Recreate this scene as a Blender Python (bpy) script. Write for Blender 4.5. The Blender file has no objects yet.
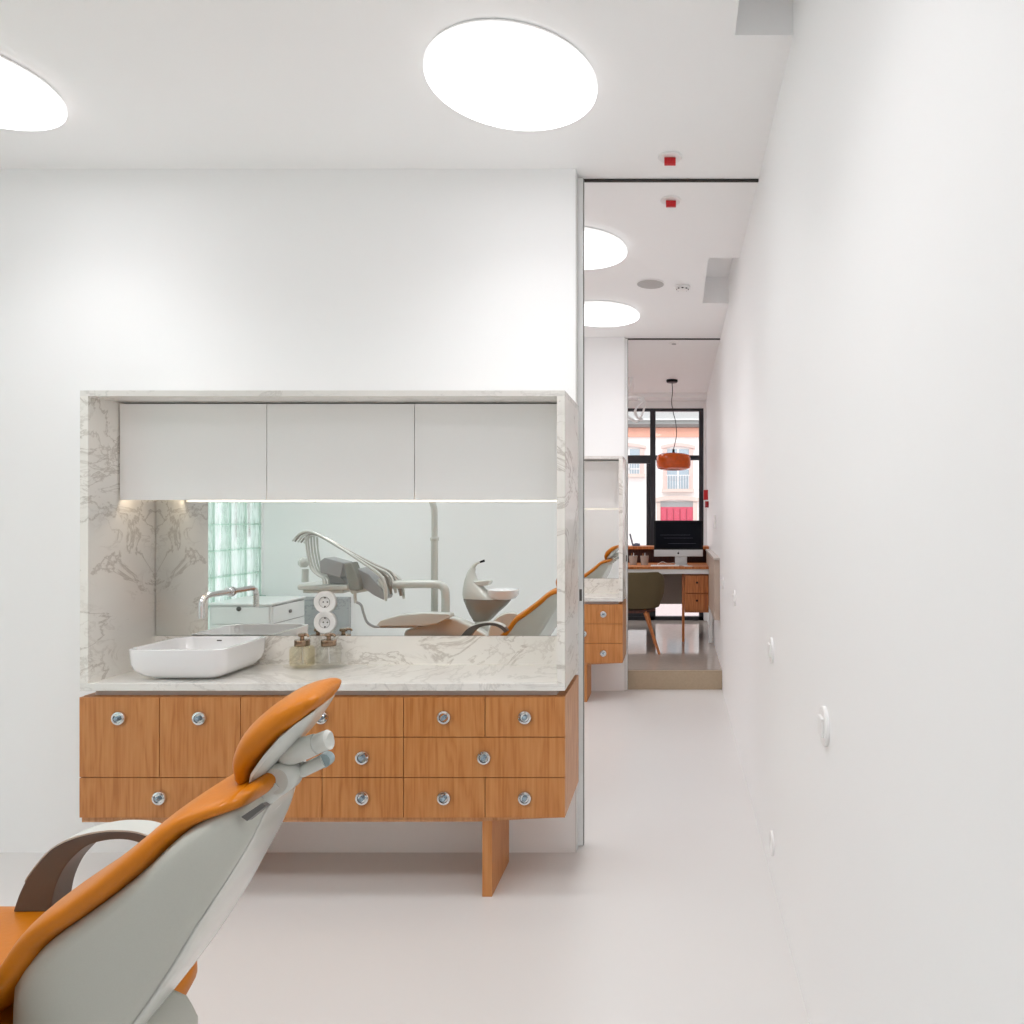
import bpy, bmesh, math, random
from mathutils import Vector, Matrix
PI = math.pi
random.seed(4)
S = bpy.context.scene
C = S.collection
F = 710.0; VX = 677.0; VY = 517.5; H = 1.40
CEIL = 2.857; MIR = 2.935
def P(x, y, d): return Vector(((x-VX)*d/F, d, H-(y-VY)*d/F))
def R(x, y, d):                     # a point measured from its reflection in the niche mirror
    v = P(x, y, d); v.y = 2*MIR-d; return v

# ------------------------------------------------------------------ materials
def srgb(c):
    return tuple((v/255/12.92 if v/255 <= .04045 else ((v/255+.055)/1.055)**2.4) for v in c)+(1,)
def mat(name, col, rough=.5, metal=0., **k):
    m = bpy.data.materials.new(name); m.use_nodes = True
    b = m.node_tree.nodes['Principled BSDF']
    b.inputs['Base Color'].default_value = srgb(col)
    b.inputs['Roughness'].default_value = rough
    b.inputs['Metallic'].default_value = metal
    for a, v in k.items():
        b.inputs[a.replace('_', ' ')].default_value = v
    return m
def N(m, t, **k):
    n = m.node_tree.nodes.new(t)
    for a, v in k.items(): setattr(n, a, v)
    return n
def L(m, a, b): m.node_tree.links.new(a, b)
def noisy(m, scale=60, amt=.04, bump=.0, stretch=(1,1,1)):
    """faint mottling of the base colour and an optional fine bump"""
    nt = m.node_tree; b = nt.nodes['Principled BSDF']
    tc = N(m, 'ShaderNodeTexCoord'); mp = N(m, 'ShaderNodeMapping'); mp.inputs['Scale'].default_value = stretch
    n = N(m, 'ShaderNodeTexNoise'); n.inputs['Scale'].default_value = scale; n.inputs['Detail'].default_value = 4
    L(m, tc.outputs['Object'], mp.inputs[0]); L(m, mp.outputs[0], n.inputs['Vector'])
    base = b.inputs['Base Color'].default_value[:]
    mx = N(m, 'ShaderNodeMix', data_type='RGBA')
    mx.inputs[6].default_value = [c*(1-amt) for c in base[:3]]+[1]
    mx.inputs[7].default_value = [min(1, c*(1+amt)) for c in base[:3]]+[1]
    L(m, n.outputs[0], mx.inputs[0]); L(m, mx.outputs[2], b.inputs['Base Color'])
    if bump:
        bp = N(m, 'ShaderNodeBump'); bp.inputs['Strength'].default_value = bump; bp.inputs['Distance'].default_value = .01
        L(m, n.outputs[0], bp.inputs['Height']); L(m, bp.outputs[0], b.inputs['Normal'])
    return m
def emit(name, col, s):
    m = bpy.data.materials.new(name); m.use_nodes = True; nt = m.node_tree; nt.nodes.clear()
    o = N(m, 'ShaderNodeOutputMaterial'); e = N(m, 'ShaderNodeEmission')
    e.inputs[0].default_value = srgb(col); e.inputs[1].default_value = s
    L(m, e.outputs[0], o.inputs[0]); return m
def wood(name, c1, c2, c3, rough=.42, sc=1.0):
    m = mat(name, c1, rough); b = m.node_tree.nodes['Principled BSDF']
    tc = N(m, 'ShaderNodeTexCoord')
    mp = N(m, 'ShaderNodeMapping'); mp.inputs['Scale'].default_value = (9*sc, 9*sc, 1.1*sc)
    L(m, tc.outputs['Object'], mp.inputs[0])
    big = N(m, 'ShaderNodeTexNoise'); big.inputs['Scale'].default_value = 1.1; big.inputs['Detail'].default_value = 3
    L(m, mp.outputs[0], big.inputs['Vector'])
    mul = N(m, 'ShaderNodeMath', operation='MULTIPLY'); mul.inputs[1].default_value = 9.0
    fr = N(m, 'ShaderNodeMath', operation='PINGPONG'); fr.inputs[1].default_value = .5
    L(m, big.outputs[0], mul.inputs[0]); L(m, mul.outputs[0], fr.inputs[0])
    mp2 = N(m, 'ShaderNodeMapping'); mp2.inputs['Scale'].default_value = (110*sc, 110*sc, 4*sc)
    L(m, tc.outputs['Object'], mp2.inputs[0])
    fine = N(m, 'ShaderNodeTexNoise'); fine.inputs['Scale'].default_value = 1; fine.inputs['Detail'].default_value = 5
    L(m, mp2.outputs[0], fine.inputs['Vector'])
    add = N(m, 'ShaderNodeMath', operation='MULTIPLY_ADD'); add.inputs[1].default_value = .55
    L(m, fr.outputs[0], add.inputs[0]); L(m, fine.outputs[0], add.inputs[2])
    rp = N(m, 'ShaderNodeValToRGB'); e = rp.color_ramp.elements
    e[0].position = .38; e[0].color = srgb(c2); e[1].position = .9; e[1].color = srgb(c3)
    k = rp.color_ramp.elements.new(.62); k.color = srgb(c1)
    L(m, add.outputs[0], rp.inputs[0]); L(m, rp.outputs[0], b.inputs['Base Color'])
    return m
def marble(name, base, vein, amt=1., off=(0, 0, 0)):
    m = mat(name, base, .14); b = m.node_tree.nodes['Principled BSDF']
    tc = N(m, 'ShaderNodeTexCoord'); mp = N(m, 'ShaderNodeMapping')
    mp.inputs['Location'].default_value = off; mp.inputs['Rotation'].default_value = (.5, .7, .4)
    mp.inputs['Scale'].default_value = (1.0, 1.0, 1.7)
    L(m, tc.outputs['Object'], mp.inputs[0])
    def ridge(scale, width, rough=.62):
        n = N(m, 'ShaderNodeTexNoise'); n.inputs['Scale'].default_value = scale; n.inputs['Detail'].default_value = 8
        n.inputs['Roughness'].default_value = rough; n.inputs['Distortion'].default_value = .9
        L(m, mp.outputs[0], n.inputs['Vector'])
        s = N(m, 'ShaderNodeMath', operation='SUBTRACT'); s.inputs[1].default_value = .5; L(m, n.outputs[0], s.inputs[0])
        a = N(m, 'ShaderNodeMath', operation='ABSOLUTE'); L(m, s.outputs[0], a.inputs[0])
        r = N(m, 'ShaderNodeMapRange'); r.inputs[1].default_value = 0; r.inputs[2].default_value = width
        r.inputs[3].default_value = 1; r.inputs[4].default_value = 0; L(m, a.outputs[0], r.inputs[0]); return r.outputs[0]
    r1 = ridge(1.9, .018); r2 = ridge(5.5, .03)
    msk = N(m, 'ShaderNodeTexNoise'); msk.inputs['Scale'].default_value = 2.6; L(m, mp.outputs[0], msk.inputs['Vector'])
    mr = N(m, 'ShaderNodeMapRange'); mr.inputs[1].default_value = .45; mr.inputs[2].default_value = .68; L(m, msk.outputs[0], mr.inputs[0])
    t = N(m, 'ShaderNodeMath', operation='MULTIPLY'); L(m, r2, t.inputs[0]); L(m, mr.outputs[0], t.inputs[1])
    mx_ = N(m, 'ShaderNodeMath', operation='MAXIMUM'); L(m, r1, mx_.inputs[0]); L(m, t.outputs[0], mx_.inputs[1])
    am = N(m, 'ShaderNodeMath', operation='MULTIPLY'); am.inputs[1].default_value = .55*amt; L(m, mx_.outputs[0], am.inputs[0])
    cl = N(m, 'ShaderNodeTexNoise'); cl.inputs['Scale'].default_value = 3; cl.inputs['Detail'].default_value = 5; L(m, mp.outputs[0], cl.inputs['Vector'])
    c0 = N(m, 'ShaderNodeMix', data_type='RGBA'); c0.inputs[6].default_value = srgb(base)
    c0.inputs[7].default_value = srgb([v*.93 for v in base]); L(m, cl.outputs[0], c0.inputs[0])
    mx = N(m, 'ShaderNodeMix', data_type='RGBA'); L(m, c0.outputs[2], mx.inputs[6]); mx.inputs[7].default_value = srgb(vein)
    L(m, am.outputs[0], mx.inputs[0]); L(m, mx.outputs[2], b.inputs['Base Color'])
    return m
def clearglass(name, tint, k=.12, rough=.02, diffuse=0., dcol=(230, 240, 235)):
    """thin pane: transparent, with a glossy coat and optional milky share"""
    m = bpy.data.materials.new(name); m.use_nodes = True; nt = m.node_tree; nt.nodes.clear()
    o = N(m, 'ShaderNodeOutputMaterial'); tr = N(m, 'ShaderNodeBsdfTransparent'); tr.inputs[0].default_value = srgb(tint)
    g = N(m, 'ShaderNodeBsdfGlossy'); g.inputs['Roughness'].default_value = rough
    lw = N(m, 'ShaderNodeLayerWeight'); lw.inputs[0].default_value = k
    mx = N(m, 'ShaderNodeMixShader'); mx.inputs[0].default_value = k
    L(m, tr.outputs[0], mx.inputs[1]); L(m, g.outputs[0], mx.inputs[2]); last = mx
    if diffuse:
        t = N(m, 'ShaderNodeBsdfTranslucent'); t.inputs[0].default_value = srgb(dcol)
        m2 = N(m, 'ShaderNodeMixShader'); m2.inputs[0].default_value = diffuse
        L(m, mx.outputs[0], m2.inputs[1]); L(m, t.outputs[0], m2.inputs[2]); last = m2
    L(m, last.outputs[0], o.inputs[0]); return m

WALL = noisy(mat('white_plaster', (248, 248, 248), .55), 2.0, .006)
CEILM = noisy(mat('white_ceiling_paint', (248, 248, 248), .7), 2.0, .006)
FLOORM = noisy(mat('white_resin_floor', (219, 217, 215), .3), 1.6, .012)
STONE = noisy(mat('polished_stone_floor', (170, 159, 150), .07), 24, .12)
RISER = noisy(mat('tan_stone_riser', (176, 158, 134), .4), 60, .10)
MARB = marble('white_marble', (242, 240, 235), (160, 157, 152), .55)
MARBS = marble('veined_warm_marble', (248, 245, 239), (146, 134, 118), .85, (3.1, 1.2, .4))
MARBG = marble('grey_marble', (186, 188, 189), (130, 132, 136), .9, (7, 2, 1))
OAK = wood('oak_veneer', (194, 128, 70), (178, 111, 54), (202, 140, 82))
OAKD = wood('oak_edge', (186, 130, 84), (166, 108, 62), (198, 146, 100))
WALN = wood('reddish_wood', (188, 114, 60), (160, 88, 42), (202, 130, 74))
MAHO = wood('dark_red_wood', (86, 44, 34), (60, 28, 24), (100, 54, 40))
LACQ = mat('white_lacquer', (243, 243, 242), .35)
LACQW = mat('white_cabinet_lacquer', (232, 233, 232), .25)
DARK = mat('dark_gap', (58, 54, 50), .7)
CHROME = mat('chrome', (225, 225, 225), .12, 1.)
BRONZ = mat('bronze_cap', (158, 136, 116), .25, 1.)
BRUSH = mat('brushed_steel', (158, 153, 146), .28, 1.)
CRYS = mat('crystal_knob', (150, 168, 180), .06, .6)
CERAM = mat('white_ceramic', (240, 240, 241), .08)
CERAM.node_tree.nodes['Principled BSDF'].inputs['Coat Weight'].default_value = .5
LEATH = noisy(mat('orange_leather', (196, 114, 2), .38, Specular_IOR_Level=.35), 90, .05, .05)
LEATH2 = mat('orange_leather_piping', (150, 82, 12), .45)
SHELL = noisy(mat('grey_green_plastic', (190, 191, 182), .38), 500, .05)
SHELLG = mat('glossy_light_grey_plastic', (205, 207, 201), .15)
GREYP = mat('pale_grey_plastic', (204, 206, 200), .3)
MIDG = mat('mid_grey_plastic', (168, 170, 170), .35)
DKG = mat('dark_taupe_plastic', (94, 91, 88), .4)
CUSP = mat('taupe_spittoon_plastic', (142, 138, 130), .12)
BLACK = mat('black_plastic', (16, 16, 18), .35, Specular_IOR_Level=.2)
BLKM = mat('black_window_metal', (40, 41, 48), .4)
WHITEP = mat('white_plastic', (240, 239, 238), .3)
ALU = mat('aluminium', (205, 205, 205), .35, .6)
SCREEN = mat('dark_screen', (8, 10, 20), .15, Specular_IOR_Level=.12)
FABR = noisy(mat('dark_olive_fabric', (98, 86, 60), .9), 200, .2, .2)
ORANGE = noisy(mat('orange_glass', (206, 84, 10), .15), 30, .3)
RED = mat('red_plastic', (200, 20, 30), .35)
MIRM = mat('mirror_silver', (238, 241, 239), .0, 1.)
PANE = clearglass('window_pane_glass', (252, 253, 253), .04)
JAR = clearglass('clear_glass', (252, 252, 251), .08, .05)
SOAP = clearglass('yellowish_glass', (253, 251, 244), .08, .05)
LAMP = emit('lamp_diffuser', (252, 251, 255), 3.0)
LAMPR = emit('lamp_rim_glow', (255, 252, 250), .9)
LAMPW = emit('warm_strip', (255, 234, 206), 9)
BACKC = mat('grey_panel', (176, 166, 158), .5)
BEIGE = mat('beige_panel', (190, 172, 158), .45)

# glass-block material: fluted, slightly green, part clear and part milky
def blockglass():
    m = bpy.data.materials.new('green_glass_block'); m.use_nodes = True; m.node_tree.nodes.clear()
    o = N(m, 'ShaderNodeOutputMaterial'); tr = N(m, 'ShaderNodeBsdfTransparent'); tr.inputs[0].default_value = srgb((250, 252, 251))
    tl = N(m, 'ShaderNodeBsdfTranslucent'); tl.inputs[0].default_value = srgb((242, 248, 246))
    g = N(m, 'ShaderNodeBsdfGlossy'); g.inputs['Roughness'].default_value = .08
    tc = N(m, 'ShaderNodeTexCoord'); mp = N(m, 'ShaderNodeMapping'); mp.inputs['Scale'].default_value = (4, 30, 5)
    n = N(m, 'ShaderNodeTexNoise'); n.inputs['Scale'].default_value = 1; L(m, tc.outputs['Object'], mp.inputs[0]); L(m, mp.outputs[0], n.inputs['Vector'])
    bp = N(m, 'ShaderNodeBump'); bp.inputs['Strength'].default_value = .6; bp.inputs['Distance'].default_value = .02
    L(m, n.outputs[0], bp.inputs['Height']); L(m, bp.outputs[0], g.inputs['Normal']); L(m, bp.outputs[0], tl.inputs['Normal'])
    rp = N(m, 'ShaderNodeMapRange'); rp.inputs[1].default_value = .40; rp.inputs[2].default_value = .62; rp.inputs[3].default_value = .25; rp.inputs[4].default_value = .8
    L(m, n.outputs[0], rp.inputs[0])
    a = N(m, 'ShaderNodeMixShader'); L(m, rp.outputs[0], a.inputs[0]); L(m, tr.outputs[0], a.inputs[1]); L(m, tl.outputs[0], a.inputs[2])
    b = N(m, 'ShaderNodeMixShader'); b.inputs[0].default_value = .08; L(m, a.outputs[0], b.inputs[1]); L(m, g.outputs[0], b.inputs[2])
    L(m, b.outputs[0], o.inputs[0]); return m
BLOCK = blockglass()
MORT = mat('block_joint', (198, 214, 206), .6)

# ------------------------------------------------------------------ mesh helpers (world coordinates)
def BM(): return bmesh.new()
def box(bm, x0, x1, y0, y1, z0, z1):
    v = [bm.verts.new((x, y, z)) for x in (x0, x1) for y in (y0, y1) for z in (z0, z1)]
    for f in ((0,1,3,2), (4,6,7,5), (0,4,5,1), (2,3,7,6), (0,2,6,4), (1,5,7,3)):
        bm.faces.new([v[i] for i in f])
    return bm
def bx(*a): return box(BM(), *a)
def hexa(bm, pts):                  # 8 points, bottom loop then top loop
    v = [bm.verts.new(p) for p in pts]
    for f in ((3,2,1,0), (4,5,6,7), (0,1,5,4), (1,2,6,5), (2,3,7,6), (3,0,4,7)): bm.faces.new([v[i] for i in f])
    return bm
def rings(bm, rs, close=True, cap=True):
    vs = [[bm.verts.new(p) for p in r] for r in rs]; n = len(rs[0])
    for a, b in zip(vs, vs[1:]):
        for i in range(n if close else n-1):
            j = (i+1) % n; bm.faces.new((a[i], a[j], b[j], b[i]))
    if cap:
        bm.faces.new(vs[0][::-1]); bm.faces.new(vs[-1])
    return bm
def tube(bm, pts, r, n=12, smooth=True):
    """round tube through points; r number or list"""
    pts = [Vector(p) for p in pts]
    if smooth and len(pts) > 2: pts, r = spline(pts, r)
    rr = r if isinstance(r, (list, tuple)) else [r]*len(pts)
    up = None; rs = []
    for i, p in enumerate(pts):
        t = (pts[min(i+1, len(pts)-1)]-pts[max(i-1, 0)]).normalized()
        if up is None: up = t.orthogonal().normalized()
        up = (up-t*up.dot(t)).normalized(); s = t.cross(up)
        rs.append([p+(up*math.cos(a)+s*math.sin(a))*rr[i] for a in [2*PI*k/n for k in range(n)]])
    return rings(bm, rs)
def spline(pts, r=None, k=6):
    n = len(pts); out = []; ro = []
    rr = r if isinstance(r, (list, tuple)) else None
    for i in range(n-1):
        p0, p1, p2, p3 = pts[max(i-1, 0)], pts[i], pts[i+1], pts[min(i+2, n-1)]
        for j in range(k):
            t = j/k
            out.append(.5*((2*p1)+(p2-p0)*t+(2*p0-5*p1+4*p2-p3)*t*t+(3*p1-p0-3*p2+p3)*t**3))
            if rr: ro.append(rr[i]*(1-t)+rr[i+1]*t)
    out.append(pts[-1])
    if rr: ro.append(rr[-1])
    return out, (ro if rr else r)
def lathe(bm, prof, c, axis='Z', n=32):
    """prof = [(radius, height)]; a radius of 0 is allowed at the ends"""
    c = Vector(c); rs = []
    for r, h in prof:
        ring = []
        for k in range(n):
            a = 2*PI*k/n; u, v = max(r, 1e-4)*math.cos(a), max(r, 1e-4)*math.sin(a)
            ring.append(c+(Vector((u, v, h)) if axis == 'Z' else Vector((u, h, v)) if axis == 'Y' else Vector((h, u, v))))
        rs.append(ring)
    return rings(bm, rs)
def prism(bm, poly, y0, y1):        # polygon in XZ, extruded in Y
    return rings(bm, [[(x, y0, z) for x, z in poly], [(x, y1, z) for x, z in poly]])
def sup(a, e):
    c, s = math.cos(a), math.sin(a)
    return math.copysign(abs(c)**e, c), math.copysign(abs(s)**e, s)
def pad(bm, path, yc, e=.5, n=40, round_ends=True, sh=0.):
    """cushion swept along (X, Z, half thickness, half width) points lying in the XZ plane"""
    vs = [Vector(p) for p in path]
    vs4, _ = spline([Vector(p) for p in path], None, 5)
    st = list(vs4)
    if round_ends:
        def cap(p, q):                      # shrink towards an end
            d = Vector((p[0]-q[0], p[1]-q[1])).normalized(); res = []
            for f, s in ((.35, .93), (.7, .72), (.93, .4), (1., .12)):
                res.append(Vector((p[0]+d.x*p[2]*f, p[1]+d.y*p[2]*f, p[2]*s, p[3]-p[2]*(1-s))))
            return res
        st = cap(st[0], st[1])[::-1]+st+cap(st[-1], st[-2])
    rs = []
    for i, p in enumerate(st):
        a, b = st[max(i-1, 0)], st[min(i+1, len(st)-1)]
        t = Vector((b[0]-a[0], 0, b[1]-a[1])).normalized(); nn = Vector((-t.z, 0, t.x))
        ring = []
        for k in range(n):
            cu, sv = sup(2*PI*k/n, e)
            ring.append(Vector((p[0]-sh*(cu+1)*p[3], yc+cu*p[3], p[1]))+nn*(sv*p[2]))
        rs.append(ring)
    return rings(bm, rs)

ROOTLOC = {}
def finish(bm, name, m, parent=None, bevel=0, smooth=True, sub=0, origin=None, seg=2, allsm=False):
    bmesh.ops.recalc_face_normals(bm, faces=bm.faces)
    if parent is not None:
        r = parent
        while r.parent: r = r.parent
        base = r.location.copy()
    else:
        vs = [v.co for v in bm.verts]
        base = Vector(((min(v.x for v in vs)+max(v.x for v in vs))/2, (min(v.y for v in vs)+max(v.y for v in vs))/2, min(v.z for v in vs))) if origin is None else Vector(origin)
    bmesh.ops.translate(bm, verts=bm.verts, vec=-base)
    me = bpy.data.meshes.new(name); bm.to_mesh(me); bm.free()
    for mm in (m if isinstance(m, (list, tuple)) else [m]): me.materials.append(mm)
    o = bpy.data.objects.new(name, me); C.objects.link(o)
    if parent is not None:
        o.parent = parent
        if parent.type == 'MESH': o.location = (0, 0, 0)
    else: o.location = base
    if bevel:
        b = o.modifiers.new('bevel', 'BEVEL'); b.width = bevel; b.segments = seg; b.limit_method = 'ANGLE'; b.angle_limit = .6
    if sub:
        s = o.modifiers.new('sub', 'SUBSURF'); s.levels = sub; s.render_levels = sub
    if smooth:
        for p in me.polygons: p.use_smooth = True
        w = o.modifiers.new('wn', 'WEIGHTED_NORMAL') if bevel else None
        if not bevel and not sub and not allsm:
            try: me.set_sharp_from_angle(angle=.7)
            except Exception: pass
    return o
def tag(o, label, cat, group=None):
    o['label'] = label; o['category'] = cat
    if group: o['group'] = group
    return o
def thing(name, loc, label, cat, group=None):
    o = bpy.data.objects.new(name, None); C.objects.link(o); o.location = loc; o.empty_display_size = .1
    return tag(o, label, cat, group)
def struct(o, label=None):
    o['kind'] = 'structure'
    if label: o['label'] = label
    return o
def copy_tree(o, parent=None):
    c = o.copy(); C.objects.link(c); c.parent = parent
    for ch in list(o.children):
        copy_tree(ch, c)
    return c
def dup(o, loc, label):
    c = copy_tree(o); c.location = loc; c['label'] = label; return c

XL = -3.55; YB = -.22
# ================================================================== SETTING
W1 = 2.967; W2 = 5.737; WEND = -.422; FAR = 8.6
def xr(z): return .369-.018*z/CEIL
floor = struct(finish(bx(XL-.1, .46, -2.6, 5.80, -.1, 0), 'floor', FLOORM, smooth=False), 'white seamless resin floor of the treatment rooms')
f3 = finish(bx(XL, .46, 5.796, 8.7, -.1, .155), 'floor', STONE, smooth=False); struct(f3, 'polished greige stone floor of the raised front room')
struct(finish(bx(-.6, .365, 5.778, 5.80, 0, .153), 'trim_1', RISER, smooth=False), 'tan stone step riser up to the front room')
# ceiling with two rectangular recesses against the right wall
bm = BM(); c0, c1 = CEIL, CEIL+.3
box(bm, XL-.1, .175, -2.6, 8.31, c0, c1)
for a, b in ((-2.6, 1.30), (2.144, 3.986), (4.823, 8.31)): box(bm, .175, .46, a, b, c0, c1)
for a, b in ((1.30, 2.144), (3.986, 4.823)): box(bm, .175, .46, a, b, c0+.177, c1)
ceil = struct(finish(bm, 'ceiling', CEILM, smooth=False), 'white plaster ceiling with shallow recesses along the right wall')
# right wall, a touch off plumb as measured
bm = BM()
hexa(bm, [(xr(0), -2.6, -.1), (.46, -2.6, -.1), (.46, 8.7, -.1), (xr(0), 8.7, -.1), (xr(3.05), -2.6, 3.05), (.46, -2.6, 3.05), (.46, 8.7, 3.05), (xr(3.05), 8.7, 3.05)])
struct(finish(bm, 'wall_right', WALL, smooth=False), 'long white wall running along the right side')
struct(finish(bx(XL-.1, WEND, W1, W1+.05, 0, CEIL), 'wall_front', WALL, smooth=False), 'white wall behind the marble niche')
struct(finish(bx(XL-.1, WEND, W2, W2+.05, 0, CEIL), 'wall_middle', WALL, smooth=False), 'white wall behind the second marble niche')
bm = bx(XL-.1, WEND-.01, W1+.0501, W1+.10, 0, CEIL); struct(finish(bm, 'wall_front', WALL, smooth=False), 'rear leaf of the front wall')
bm = bx(XL-.1, WEND-.01, W2+.0501, W2+.10, 0, CEIL); struct(finish(bm, 'wall_middle', WALL, smooth=False), 'rear leaf of the middle wall')
# left wall with the glass-block window opening
GY0, GY1, GZ0, GZ1 = YB+.012, 1.62, .115, 2.60
bm = BM()
box(bm, XL-.1, XL, -2.6, GY0, 0, CEIL); box(bm, XL-.1, XL, GY1, 8.7, 0, CEIL)
box(bm, XL-.1, XL, GY0, GY1, 0, GZ0); box(bm, XL-.1, XL, GY0, GY1, GZ1, CEIL)
struct(finish(bm, 'wall_left', WALL, smooth=False), 'white left wall holding the glass block window')
struct(finish(bx(XL, -.5, YB-.1, YB, 0, CEIL), 'wall_back', WALL, smooth=False), 'white wall behind the dental unit')
struct(finish(bx(XL-.1, .46, -2.7, -2.6, 0, CEIL), 'wall_back', WALL, smooth=False), 'white end wall of the corridor behind the viewer')
# glass blocks
win = struct(finish(bx(XL-.09, XL-.01, GY0, GY1, GZ0-.0, GZ0+.012), 'window_1', MORT, smooth=False), 'pale green glass block window in the left wall')
bm = BM(); jm = BM(); py, pz = (GY1-GY0)/9, .205
nz = int((GZ1-GZ0)/pz)
for i in range(9):
    for k in range(nz):
        y0, z0 = GY0+i*py, GZ0+k*pz
        ys = [y0+.006, y0+.03, y0+py*.5, y0+py-.03, y0+py-.006]
        for xx, s in ((XL-.015, 1), (XL-.085, -1)):
            prof = [(ys[0], xx-.012*s), (ys[1], xx), (ys[2], xx+.006*s), (ys[3], xx), (ys[4], xx-.012*s)]
            lo = [bm.verts.new((x_, y_, z0+.006)) for y_, x_ in prof]; hi = [bm.verts.new((x_, y_, z0+pz-.006)) for y_, x_ in prof]
            for a in range(4): bm.faces.new((lo[a], lo[a+1], hi[a+1], hi[a]))
for i in range(10): box(jm, XL-.09, XL-.012, GY0+i*py-.005, GY0+i*py+.005, GZ0, GZ1)
for k in range(nz+1): box(jm, XL-.09, XL-.010, GY0, GY1, GZ0+k*pz-.005, GZ0+k*pz+.005)
gb = finish(bm, 'glass_block', BLOCK, win); finish(jm, 'joint_grid', clearglass('green_joint_glass', (236, 246, 241), .1, .1, .45, (226, 240, 233)), win, smooth=False)
bm = bx(XL-.05, XL+.03, GY0, GY1, .718, .734); finish(bm, 'sill', clearglass('sill_glass', (200, 224, 214), .1, .1, .5, (196, 220, 210)), win, smooth=False)

def sliding_door(y, n):
    x0_, o_ = ((-.46, .052) if n == 1 else (-.4203, .002))
    d = struct(finish(bx(x0_, -.400, y+o_, y+o_+.033, .004, CEIL-.012), 'door_%d' % n, LACQW, bevel=.002), 'white sliding door slid into the end of the %s wall' % ('front' if n == 1 else 'middle'))
    finish(bx(-.400, -.3975, y+o_+.006, y+o_+.027, .004, CEIL-.012), 'gasket', mat('grey_gasket', (120, 118, 115), .6), d, smooth=False)
    finish(bx(-.415, -.404, y+o_-.0015, y+o_+.001, 1.045, 1.095), 'latch', DKG, d, bevel=.001)
    bm = BM(); box(bm, -.42, .352, y+o_+.034, y+o_+.047, CEIL-.010, CEIL-.0005)
    struct(finish(bm, 'trim_%d' % (n+1), DARK, smooth=False), 'dark ceiling track above the %s opening' % ('first' if n == 1 else 'second'))
    bm = bx(WEND-.002, WEND+.0015, y-.001, y+.05, 0, CEIL); struct(finish(bm, 'trim_%d' % (n+3), mat('pale_corner_trim', (214, 213, 211), .4), smooth=False), 'metal corner bead on the end of the %s wall' % ('front' if n == 1 else 'middle'))
sliding_door(W1, 1); sliding_door(W2, 2)

# ================================================================== CABINET
X0, X1, D0 = -2.19, -.411, 2.602
def cx(px): return (px-VX)*D0/F
def cz(py): return H-(py-VY)*D0/F
colx = [X0, cx(159.5), cx(240.5), cx(322), cx(403.5), cx(485), X1]
rowz = [cz(697), cz(737.2), cz(777.6), cz(818)]
oak = thing('sideboard', ((X0+X1)/2, 2.78, 0), 'low oak drawer cabinet with glass knobs below the nearest marble niche', 'cabinet', 'oak drawer cabinets')
bm = BM(); box(bm, X0, X1, D0+.02, W1-.001, rowz[3], rowz[0])
finish(bm, 'carcass', OAKD, oak, smooth=False)
finish(bx(X0+.035, X1-.035, D0+.03, W1-.001, rowz[0], rowz[0]+.0165), 'plinth', mat('pale_grey_plinth', (196, 188, 184), .5), oak, smooth=False)
bm = BM()           # lower board that thins out towards the right end
prism(bm, [(X0+.004, rowz[3]-.0005), (X1-.004, rowz[3]-.0005), (cx(545), rowz[3]-.003), (cx(508), rowz[3]-.010), (cx(478), rowz[3]-.016), (X0+.004, rowz[3]-.018)], D0+.006, W1-.02)
finish(bm, 'base_board', OAKD, oak, smooth=False)
def knob(cxp, czp, parent):
    bm = lathe(BM(), [(.0, .0), (.0255, .0), (.026, -.004), (.0235, -.009), (.017, -.0105), (.015, -.006), (.0, -.006)], (cxp, D0-.0005, czp), 'Y', 28)
    k = finish(bm, 'knob', CHROME, parent)
    bm = lathe(BM(), [(.0, -.005), (.008, -.006), (.0095, -.013), (.009, -.019), (.004, -.022), (.0, -.0225)], (cxp, D0, czp), 'Y', 10)
    finish(bm, 'crystal', CRYS, k, smooth=False)
def front(name, a, b, t, u):
    g = .0016
    o = finish(bx(colx[a]+(g if a else 0), colx[b]-(g if b < 6 else 0), D0, D0+.019, rowz[u]+g, rowz[t]-g), name, OAK, oak, smooth=False)
    if name == 'door' or (t == 0): kz = cz(718) if name == 'door' else (rowz[t]+rowz[u])/2
    else: kz = (rowz[t]+rowz[u])/2
    knob((colx[a]+colx[b])/2, kz, o)
front('door', 0, 1, 0, 2); front('door', 1, 2, 0, 2); front('drawer', 0, 2, 2, 3)
front('drawer', 2, 4, 0, 1); front('drawer', 2, 3, 1, 2); front('drawer', 3, 4, 1, 2); front('drawer', 2, 3, 2, 3); front('drawer', 3, 4, 2, 3)
front('drawer', 4, 5, 0, 1); front('drawer', 5, 6, 0, 1); front('drawer', 4, 6, 1, 2); front('drawer', 4, 5, 2, 3); front('drawer', 5, 6, 2, 3)
finish(bx(-.719, -.683, D0+.018, 2.888, 0, rowz[3]-.012), 'leg', OAK, oak, bevel=.001)
finish(bx(-1.918, -1.882, D0+.018, 2.888, 0, rowz[3]-.0185), 'leg', OAK, oak, bevel=.001)

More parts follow.
